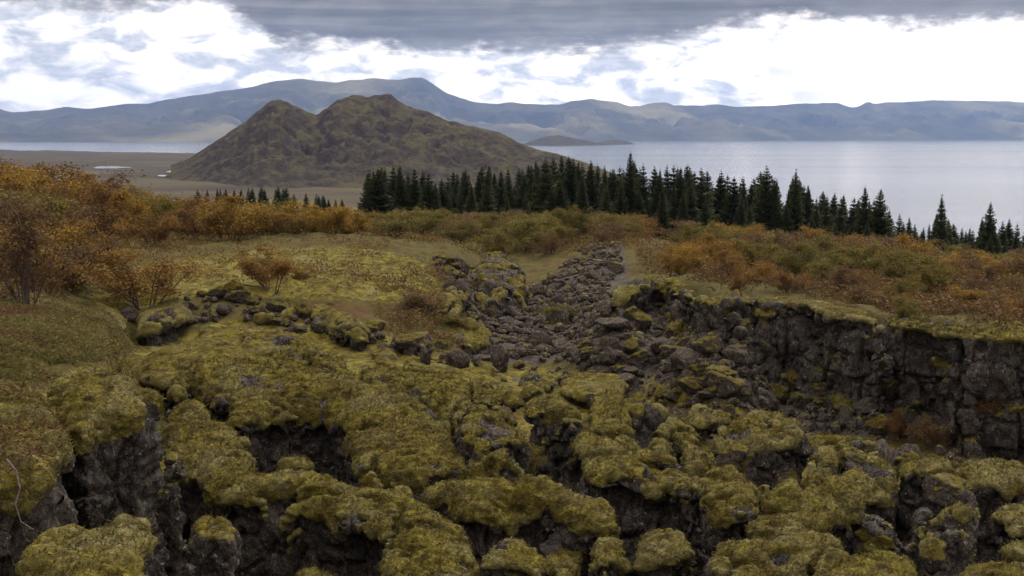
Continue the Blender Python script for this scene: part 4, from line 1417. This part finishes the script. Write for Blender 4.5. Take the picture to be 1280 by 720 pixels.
def shrub_meshes(seed, kind, leaves=3600, leaf=0.021, bare=0.0):
    """unit shrub: about 1 m tall, 1.1 m radius; many stems, uneven crown"""
    r = np.random.default_rng(seed)
    tubes, cen, tone = [], [], []
    nst = r.integers(9, 13)
    for i in range(nst):
        a = r.uniform(0, 6.28)
        reach = r.uniform(0.15, 0.85)
        hgt = (1.0 - 0.45 * reach ** 2) * r.uniform(0.7, 1.08)
        p0 = np.array([math.cos(a) * 0.1, math.sin(a) * 0.1, -0.08])
        p3 = np.array([math.cos(a) * reach, math.sin(a) * reach, hgt])
        t = np.linspace(0, 1, 7)[:, None]
        pts = p0 * (1 - t) + p3 * t + np.array([0, 0, 1.0]) * (t * (1 - t)) * 0.25 + r.normal(size=(7, 3)) * 0.025 * t
        tubes.append(tube(pts, np.linspace(0.016, 0.004, 7)))
        for j in range(r.integers(6, 9)):
            q = pts[r.integers(2, 7)]
            dv = r.normal(size=3) * np.array([1, 1, 0.6])
            dv[2] = abs(dv[2]) * 0.9
            dv /= np.linalg.norm(dv)
            ln = r.uniform(0.12, 0.34)
            e = q + dv * ln
            tubes.append(tube(np.stack([q, (q + e) / 2 + r.normal(size=3) * 0.02, e]), [0.007, 0.005, 0.0025], 3))
            k = int(leaves / (nst * 7.5) * r.uniform(0.4, 1.6) * (1 - bare * (1 - q[2])))
            sp = r.uniform(0.045, 0.10)
            cl = e + r.normal(size=(max(k, 2), 3)) * np.array([sp, sp, sp * 0.75]) + (q - e) * r.uniform(0, 0.8, (max(k, 2), 1))
            cen.append(cl)
            tone.append(np.clip(r.uniform(-0.05, 0.85) + 0.2 * (cl[:, 2] - 0.5) + r.normal(size=len(cl)) * 0.14, 0, 1))
    cen = np.concatenate(cen)
    tone = np.concatenate(tone)
    ok = cen[:, 2] > 0.02
    cen, tone = cen[ok], tone[ok]
    v, f = leaf_quads(cen, leaf, r)
    crown = mk_mesh('crown', v, f, M_LEAF[kind], {'tone': np.repeat(tone, 4)}, smooth=False)
    tv, tf = join([p for p in tubes])
    stems = mk_mesh('stems', tv, tf, M_TWIG)
    return stems, crown


SHRUBS = {k: [shrub_meshes(40 + 10 * i + j, k, lv, bare=br) for j in range(nv)] for i, (k, nv, lv, br) in enumerate((('orange', 4, 8600, 0.5), ('russet', 4, 7200, 0.6), ('olive', 4, 9000, 0.3), ('yellow', 3, 8600, 0.4)))}


def place_shrub(x, y, hgt, wid, kind, label, group, name='birch_shrub', z=None):
    st, cr = random.choice(SHRUBS[kind])
    root = bpy.data.objects.new(name, None)
    COL.objects.link(root)
    root.location = (x, y, (float(height(x, y)) if z is None else z) - 0.03)
    root.rotation_euler = (0, 0, random.uniform(0, 6.28))
    root.scale = (wid, wid * random.uniform(0.85, 1.15), hgt)
    add('stems', st, root)
    add('crown', cr, root)
    tag(root, label, 'shrub', group)
    return root


def poisson(cands, rad):
    keep = []
    for c in cands:
        if all((c[0] - k[0]) ** 2 + (c[1] - k[1]) ** 2 > rad(c) ** 2 for k in keep):
            keep.append(c)
    return keep


def scatter_shrubs(pxr, dr, n, rad, hfun, kinds, names, exclude=(), zones=()):
    c = []
    for _ in range(n * 25):
        d = math.sqrt(rng.uniform(dr[0] ** 2, dr[1] ** 2))
        px = rng.uniform(*pxr)
        x = (px - 640) / FPX * d
        c.append((x, d, px))
    c = [k for k in c if not any(e(k) for e in exclude)]
    c = poisson(c, rad)[:n]
    for x, d, px in c:
        wn = 0.5 + 0.9 * float(perlin(x * 0.09, d * 0.05, 7.0)) + rng.normal() * 0.22
        kind = kinds[int(np.clip(wn * len(kinds), 0, len(kinds) - 1))]
        hh = hfun(x, d, px) * rng.uniform(0.75, 1.2)
        lab, grp = names[kind]
        for lim, ph in zones:
            if d <= lim:
                lab, grp = lab + ph, grp + ph
                break
        place_shrub(x, d, hh, hh * rng.uniform(1.0, 1.5), kind, lab, grp, name='willow_shrub' if kind == 'olive' else 'birch_shrub')
    return len(c)


def in_cliff_edge(k):
    return float(poly_sdf(np.array([k[0]]), np.array([k[1]]), PLATEAU_POLY)[0]) > -1.6


def in_moss_plateau(k):
    px, py = pix(k[0], k[1], float(base_height(np.array([k[0]]), np.array([k[1]]))[0]))
    return float(poly_sdf(np.array([px]), np.array([py]), MOSS_AREAS[0])[0]) < 2 or py > 396


n1 = scatter_shrubs((785, 1420), (43, 138), 215, lambda c: 1.5 + c[1] * 0.015, lambda x, d, px: np.interp(d, [47, 60, 90, 138], [0.9, 1.5, 2.0, 2.3]),
                    ['olive', 'russet', 'orange', 'russet', 'yellow'],
                    {'olive': ('olive green willow shrub on the plateau above the cliff', 'olive shrubs above the cliff'), 'russet': ('brown half bare birch shrub on the plateau above the cliff', 'russet shrubs above the cliff'),
                     'orange': ('orange autumn birch shrub on the plateau above the cliff', 'orange shrubs above the cliff'), 'yellow': ('golden yellow birch shrub on the plateau above the cliff', 'golden shrubs above the cliff')},
                    exclude=(in_cliff_edge,), zones=((60, ', close to its brow'), (98, ', in the open middle'), (999, ', just before the spruces')))
n2 = scatter_shrubs((425, 800), (82, 140), 95, lambda c: 1.7 + c[1] * 0.014, lambda x, d, px: np.interp(d, [82, 140], [1.7, 2.2]),
                    ['olive', 'olive', 'russet', 'olive', 'orange'],
                    {'olive': ('olive green willow shrub between the fissure and the spruce wood', 'olive shrubs behind the fissure'), 'russet': ('brown half bare birch shrub between the fissure and the spruce wood', 'russet shrubs behind the fissure'),
                     'orange': ('orange birch shrub between the fissure and the spruce wood', 'orange shrubs behind the fissure')}, zones=((108, ', on its near side'), (999, ', close to the trees')))
n3 = scatter_shrubs((-160, 430), (44, 115), 95, lambda c: 1.6 + c[1] * 0.015, lambda x, d, px: np.interp(px, [-160, 100, 250, 430], [3.2, 2.9, 2.3, 1.9]) * np.interp(d, [44, 70, 115], [0.75, 1.0, 1.05]),
                    ['russet', 'orange', 'yellow', 'orange', 'olive'],
                    {'olive': ('olive tinted willow shrub in the thicket beyond the moss plateau', 'olive shrubs of the thicket'), 'russet': ('brown half bare birch shrub in the thicket beyond the moss plateau', 'russet shrubs of the thicket'),
                     'orange': ('orange autumn birch shrub in the thicket beyond the moss plateau', 'orange shrubs of the thicket'), 'yellow': ('golden yellow birch shrub in the thicket beyond the moss plateau', 'golden shrubs of the thicket')},
                    exclude=(in_moss_plateau,), zones=((72, ', on its near edge'), (999, ', in its depth')))


n4 = scatter_shrubs((130, 480), (79, 122), 85, lambda c: 1.3 + c[1] * 0.011, lambda x, d, px: np.interp(px, [150, 300, 470], [2.3, 1.9, 1.6]),
                    ['russet', 'orange', 'yellow', 'russet', 'olive'],
                    {'olive': ('olive willow shrub behind the far rim of the moss plateau', 'olive shrubs behind the plateau rim'), 'russet': ('brown half bare birch shrub behind the far rim of the moss plateau', 'russet shrubs behind the plateau rim'),
                     'orange': ('orange birch shrub behind the far rim of the moss plateau', 'orange shrubs behind the plateau rim'), 'yellow': ('golden birch shrub behind the far rim of the moss plateau', 'golden shrubs behind the plateau rim')},
                    exclude=(in_moss_plateau,))


def shrub_at(px, py, hgt, wid, kind, label, name='birch_shrub'):
    x, y, ok = hit(px, py)
    place_shrub(float(x[0]), float(y[0]), hgt, wid, kind, label, None, name)


shrub_at(35, 384, 3.1, 2.3, 'russet', 'tall bare stemmed birch above the reddish heath slope')
shrub_at(90, 372, 1.5, 1.6, 'orange', 'low orange birch beside the tall bare stemmed birch')
shrub_at(338, 362, 1.0, 1.1, 'russet', 'brown twiggy shrub alone on the moss plateau')
shrub_at(375, 366, 0.6, 0.9, 'orange', 'low orange shrub next to the twiggy shrub on the moss plateau')
shrub_at(345, 303, 1.9, 1.9, 'yellow', 'bright golden birch at the far rim of the moss plateau')
shrub_at(388, 300, 1.8, 1.8, 'yellow', 'second golden birch at the far rim of the moss plateau')
shrub_at(496, 306, 1.5, 2.6, 'olive', 'wide green willow at the far rim of the plateau', 'willow_shrub')
shrub_at(440, 432, 0.9, 0.8, 'olive', 'small yellow green sapling in front of the broken slab', 'willow_shrub')
shrub_at(530, 402, 0.8, 1.5, 'russet', 'low brown bush on the slope under the small outcrop')
shrub_at(575, 425, 0.7, 1.1, 'olive', 'low green bush among stones above the fissure mouth', 'willow_shrub')
shrub_at(700, 418, 0.9, 1.4, 'olive', 'olive bush growing in the middle of the rubble slope', 'willow_shrub')
shrub_at(1120, 560, 1.0, 0.9, 'orange', 'orange sapling at the foot of the sheer cliff')
shrub_at(1170, 566, 0.9, 1.0, 'russet', 'brown sapling between the cliff and the flat moss shelf')
shrub_at(1225, 560, 1.2, 1.0, 'orange', 'leggy orange birch against the sheer cliff foot')
xx_, yy_ = on_z(650, 600, -9.2)
place_shrub(float(xx_), float(yy_), 1.05, 0.8, 'olive', 'lone yellow green sapling in the hollow before the bare crag', None, 'willow_shrub', z=-9.35)


# --- spruces
def spruce_meshes(seed, slim=1.0, sparse=1.0):
    """unit spruce, 1 m tall"""
    r = np.random.default_rng(seed)
    V, T = [], []
    nw = int(36 * sparse)
    for i in range(nw):
        t = (i + r.uniform(-0.3, 0.3)) / nw
        z = 0.03 + 0.95 * t
        R0 = 0.205 * slim * (1 - t) ** 0.85 * (0.75 + 0.25 * min(1, t * 6)) + 0.006
        nb = int(round(6 + 5 * (1 - t)))
        a0 = r.uniform(0, 6.28)
        for k in range(nb):
            a = a0 + k * 6.283 / nb + r.normal() * 0.2
            L = R0 * r.uniform(0.6, 1.18)
            d = np.array([math.cos(a), math.sin(a), 0])
            sd_ = np.array([-math.sin(a), math.cos(a), 0])
            droop = -0.28 * (1 - t) + 0.25 * t
            ns = 5 if L > 0.06 else 3
            for s in range(ns):
                f = (s + 0.5) / ns
                c = np.array([0, 0, z]) + d * L * f + np.array([0, 0, 1]) * (droop * L * f + 0.22 * L * f * f)
                wv = L * 0.36 * (1.2 - f) + 0.008
                ln = L / ns * 0.95
                for sg in (-1, 1):
                    tip = c + sd_ * sg * wv * r.uniform(0.7, 1.3) + d * ln * r.uniform(0.4, 1.1) - np.array([0, 0, 1]) * wv * r.uniform(0.1, 0.5)
                    V.append([c - d * ln * 0.5, c + d * ln * 0.6, tip])
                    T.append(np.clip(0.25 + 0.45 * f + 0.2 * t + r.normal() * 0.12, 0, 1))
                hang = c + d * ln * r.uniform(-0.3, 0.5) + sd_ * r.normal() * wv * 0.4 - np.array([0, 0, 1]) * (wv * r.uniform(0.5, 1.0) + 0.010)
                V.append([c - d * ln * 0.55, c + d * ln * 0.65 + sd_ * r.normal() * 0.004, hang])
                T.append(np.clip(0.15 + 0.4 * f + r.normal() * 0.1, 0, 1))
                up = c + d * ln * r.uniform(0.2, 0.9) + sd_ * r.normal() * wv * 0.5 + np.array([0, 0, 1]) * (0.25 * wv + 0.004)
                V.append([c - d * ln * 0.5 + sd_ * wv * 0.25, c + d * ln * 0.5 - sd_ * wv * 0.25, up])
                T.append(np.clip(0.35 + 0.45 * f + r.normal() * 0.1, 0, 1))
            tp = np.array([0, 0, z]) + d * L * 1.08 + np.array([0, 0, 1]) * (droop + 0.25) * L
            V.append([tp - d * L * 0.4 + sd_ * 0.012, tp - d * L * 0.4 - sd_ * 0.012, tp])
            T.append(0.75)
    for k in range(6):
        a = r.uniform(0, 6.28)
        z = r.uniform(0.93, 0.99)
        V.append([[0, 0, z], [0, 0, z + 0.012], [math.cos(a) * 0.02, math.sin(a) * 0.02, z + 0.018]])
        T.append(0.7)
    V = np.array(V).reshape(-1, 3)
    F = np.arange(len(V)).reshape(-1, 3)
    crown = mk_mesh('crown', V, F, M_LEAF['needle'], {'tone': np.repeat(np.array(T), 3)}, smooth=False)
    tv, tf = tube(np.array([[0, 0, -0.03], [0, 0, 0.3], [0, 0, 0.65], [0, 0, 1.0]]), [0.017, 0.012, 0.007, 0.0015], 6)
    return mk_mesh('trunk', tv, tf, M_BARK), crown


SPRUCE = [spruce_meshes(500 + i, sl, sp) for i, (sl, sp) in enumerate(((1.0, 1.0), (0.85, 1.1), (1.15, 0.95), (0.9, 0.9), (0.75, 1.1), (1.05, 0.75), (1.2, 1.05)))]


def place_spruce(px, d, top_py, label, group, hmin=3.0, wide=1.0):
    x = (px - 640) / FPX * d
    z = float(height(x, d))
    rx, ry, rz = ray(px, top_py)
    hgt = max(rz / ry * d - z, hmin)
    tr, cr = random.choice(SPRUCE)
    root = bpy.data.objects.new('spruce_tree', None)
    COL.objects.link(root)
    root.location = (x, d, z)
    root.rotation_euler = (random.uniform(-0.02, 0.02), random.uniform(-0.02, 0.02), random.uniform(0, 6.28))
    wd = wide * random.uniform(0.85, 1.15)
    root.scale = (hgt * wd, hgt * wd, hgt)
    if group == SG[1]:
        ph = (', in its dense end below the hill' if px < 700 else ', in its middle' if px < 900 else ', in its thinning end') + (', front rank' if d < 160 else ', rear rank')
        label, group = label + ph, group + ph
    add('trunk', tr, root)
    add('crown', cr, root)
    tag(root, label, 'tree', group)


TOPS = np.array([(440, 226), (455, 212), (470, 208), (490, 203), (530, 209), (560, 211), (600, 201), (640, 205), (680, 195), (700, 191), (730, 195), (755, 205), (785, 197), (800, 201),
                 (830, 205), (860, 205), (900, 210), (935, 217), (958, 212), (995, 218), (1020, 232), (1050, 238), (1080, 240), (1100, 250), (1140, 272), (1178, 262), (1200, 278), (1235, 262),
                 (1260, 272), (1280, 272), (1450, 285)], float)
SG = ('dark spruce of the lakeside wood', 'spruces of the wood by the lake')
for px in np.arange(458, 1440, 8.0):
    jx = px + rng.normal() * 3.5
    tp = np.interp(jx, TOPS[:, 0], TOPS[:, 1])
    gap = 0 if jx < 1090 else (8 if rng.random() < 0.4 else 1)
    place_spruce(jx, rng.uniform(146, 172), tp + abs(rng.normal()) * 9 + gap, *SG, wide=rng.uniform(1.0, 1.5))
for px in np.arange(462, 1440, 11):
    jx = px + rng.normal() * 5
    tp = np.interp(jx, TOPS[:, 0], TOPS[:, 1])
    place_spruce(jx, rng.uniform(175, 195), tp + abs(rng.normal()) * 9 + 2, *SG, wide=1.3)
SG2 = ('small young spruce along the front of the wood', 'young spruces before the wood')
for px in np.arange(560, 1440, 24):
    jx = px + rng.normal() * 8
    tp = np.interp(jx, TOPS[:, 0], TOPS[:, 1])
    place_spruce(jx, rng.uniform(140, 147), tp + rng.uniform(22, 42), *SG2, wide=1.25)
for px, tp, lab in ((786, 188, 'tallest broad spruce standing above the middle of the wood'), (958, 207, 'slender tall spruce with open whorls in the thinning wood'), (995, 211, 'broad spruce beside the slender open whorled one'),
                    (1080, 232, 'narrow dark pointed spruce where the wood thins out'), (1100, 236, 'open crowned spruce next to the narrow dark pointed one'), (1178, 243, 'lone taller spruce standing clear against the lake'), (1236, 252, 'tall thin topped spruce beyond the lone taller one')):
    place_spruce(px, 148, tp, lab, None, wide=1.15)
SG3 = ('tiny distant spruce in the plantation below the plain', 'distant plantation spruces')
for i in range(46):
    px = rng.uniform(248, 456)
    place_spruce(px, rng.uniform(285, 340), np.interp(px, [248, 300, 330, 360, 420, 456], [235, 234, 232, 233, 247, 250]) + abs(rng.normal()) * 4, *SG3, hmin=4.0, wide=1.3)


# --- low heath, grass and bilberry: uncountable
def ground_cover(name, kind, areas, label, cat, size, hgt, blades=False, tops=(), dens=0.8):
    C, tone = [], []
    r = np.random.default_rng(abs(hash(name)) % 1000 if False else len(name) * 7)
    for poly, n, thr in areas:
        pts = rand_in_poly(poly, n)
        x, y, ok = hit(pts[:, 0], pts[:, 1])
        x, y = x[ok], y[ok]
        x = x + r.normal(size=len(x)) * 0.1
        y = y + r.normal(size=len(y)) * 0.8
        nz = fbm(x * 0.45, y * 0.45, 4.0 + len(name), 3)
        k = nz > thr
        x, y, nz = x[k], y[k], nz[k]
        z = height(x, y)
        C.append(np.c_[x, y, z + r.random(len(x)) ** 1.5 * hgt * (0.6 + 0.8 * np.clip(nz - thr, 0, 1))])
        tone.append(np.clip(0.5 + 0.4 * nz + r.normal(size=len(x)) * 0.2, 0, 1))
    for ro in tops:
        for ch in ro.children:
            if ch.name.startswith('moss_cap'):
                nv = len(ch.data.vertices)
                co = np.zeros(nv * 3, np.float32)
                no = np.zeros(nv * 3, np.float32)
                ch.data.vertices.foreach_get('co', co)
                ch.data.vertices.foreach_get('normal', no)
                co, no = co.reshape(-1, 3) + np.array(ro.location), no.reshape(-1, 3)
                co = co[no[:, 2] > 0.35]
                if len(co) < 10:
                    continue
                p = co[r.integers(0, len(co), int(len(co) * dens))] + r.normal(size=(int(len(co) * dens), 3)) * 0.03
                nz = fbm(p[:, 0] * 0.9, p[:, 1] * 0.9, 4.0 + len(name), 3)
                k = nz > -0.05
                p, nz = p[k], nz[k]
                p[:, 2] += r.random(len(p)) ** 1.5 * hgt * 0.5
                C.append(p)
                tone.append(np.clip(0.5 + 0.4 * nz + r.normal(size=len(p)) * 0.2, 0, 1))
    C = np.concatenate(C)
    tone = np.concatenate(tone)
    v, f = leaf_quads(C, size, r, aspect=0.16 if blades else 0.6)
    o = add(name, mk_mesh(name, v, f, M_LEAF[kind], {'tone': np.repeat(tone, 4)}, smooth=False))
    TRIS[0] += 2 * len(f)
    tag(o, label, cat, kind='stuff')


HEATH_L = [(-60, 392), (60, 388), (120, 396), (165, 425), (150, 458), (110, 462), (40, 490), (-60, 500)]
HEATH_M = [(470, 372), (560, 350), (580, 390), (600, 440), (560, 450), (500, 430), (470, 400)]
PLAT_L = MOSS_AREAS[0]
TOP_R = [(800, 352), (870, 345), (1000, 352), (1290, 385), (1290, 420), (1150, 404), (1050, 385), (960, 372), (880, 372)]
BACK_C = [(440, 305), (560, 290), (800, 295), (800, 320), (700, 330), (590, 325)]
BACK_L = [(-60, 300), (330, 290), (420, 300), (220, 330), (130, 350), (110, 380), (-60, 385)]
ground_cover('bilberry_heath', 'red', [(HEATH_L, 30000, -0.12), ([(-60, 520), (30, 500), (70, 540), (50, 580), (-60, 580)], 2500, 0.0), ([(420, 318), (450, 310), (470, 318), (450, 328)], 700, -0.6), (HEATH_M, 1500, 0.2)], 'red bilberry heath spread over the slopes', 'heath', 0.028, 0.14, tops=LEFT_TOPS, dens=0.45)
ground_cover('autumn_grass', 'grass', [(HEATH_L, 30000, -0.35), (HEATH_M, 6000, -0.2), (PLAT_L, 14000, 0.12), (TOP_R, 12000, -0.3), (BACK_L, 9000, -0.2)], 'yellow green autumn grass between moss and shrubs', 'grass', 0.075, 0.20, True, tops=LEFT_TOPS + CLIFFS, dens=0.45)
ground_cover('dwarf_birch_cover', 'russet', [(TOP_R, 30000, -0.3), (PLAT_L, 12000, 0.22), (BACK_C, 12000, -0.4), (BACK_L, 14000, -0.25), (HEATH_M, 5000, -0.05), ([(790, 300), (1290, 330), (1290, 400), (980, 355), (800, 350)], 24000, -0.5)], 'low brown dwarf birch cover between the taller shrubs', 'ground cover', 0.07, 0.45)
ground_cover('willow_cover', 'olive', [(BACK_C, 9000, -0.1), (BACK_L, 7000, 0.0), ([(790, 300), (1290, 330), (1290, 400), (980, 355), (800, 350)], 9000, 0.0)], 'low olive willow cover between the taller shrubs', 'ground cover', 0.07, 0.4)


# --- dead twigs on the left wall
def dead_branch(pts_px, z_d, label):
    P = []
    for px, py in pts_px:
        rx, ry, rz = ray(px, py)
        t = z_d / ry
        P.append((float(rx * t), z_d, float(rz * t)))
    P = np.array(P)
    tv, tf = tube(P, np.linspace(0.014, 0.006, len(P)), 6)
    base = P[-1]
    o = add('dead_branch', mk_mesh('dead_branch', tv - base, tf, M_DEAD), loc=base)
    tag(o, label, 'branch')


dead_branch([(8, 574), (20, 588), (25, 610), (19, 630), (26, 652), (42, 662)], 16.4, 'bleached dead branch hanging down the reddish cliff wall')


# ------------------------------------------------------------------ haze
def haze():
    v = np.array([(x, y, z) for x in (-24000, 24000) for y in (-60, 21500) for z in (-60, 900)], float)
    f = np.array([(0, 1, 3, 2), (4, 6, 7, 5), (0, 4, 5, 1), (2, 3, 7, 6), (0, 2, 6, 4), (1, 5, 7, 3)])
    m = bpy.data.materials.new('haze_air')
    m.use_nodes = True
    t = NT(m.node_tree)
    for nd in list(t.n):
        t.n.remove(nd)
    out = t.node('ShaderNodeOutputMaterial')
    pv = t.node('ShaderNodeVolumePrincipled')
    pv.inputs['Color'].default_value = (0.34, 0.55, 1.0, 1)
    pv.inputs['Density'].default_value = 3.2e-5
    pv.inputs['Anisotropy'].default_value = 0.2
    t.l.new(pv.outputs[0], out.inputs['Volume'])
    o = add('haze', mk_mesh('haze', v, f, m, smooth=False))
    tag(o, 'thin blue haze over the whole landscape', 'haze', kind='stuff')


haze()
print('shrubs', n1, n2, n3, 'block tris', TRIS[0])
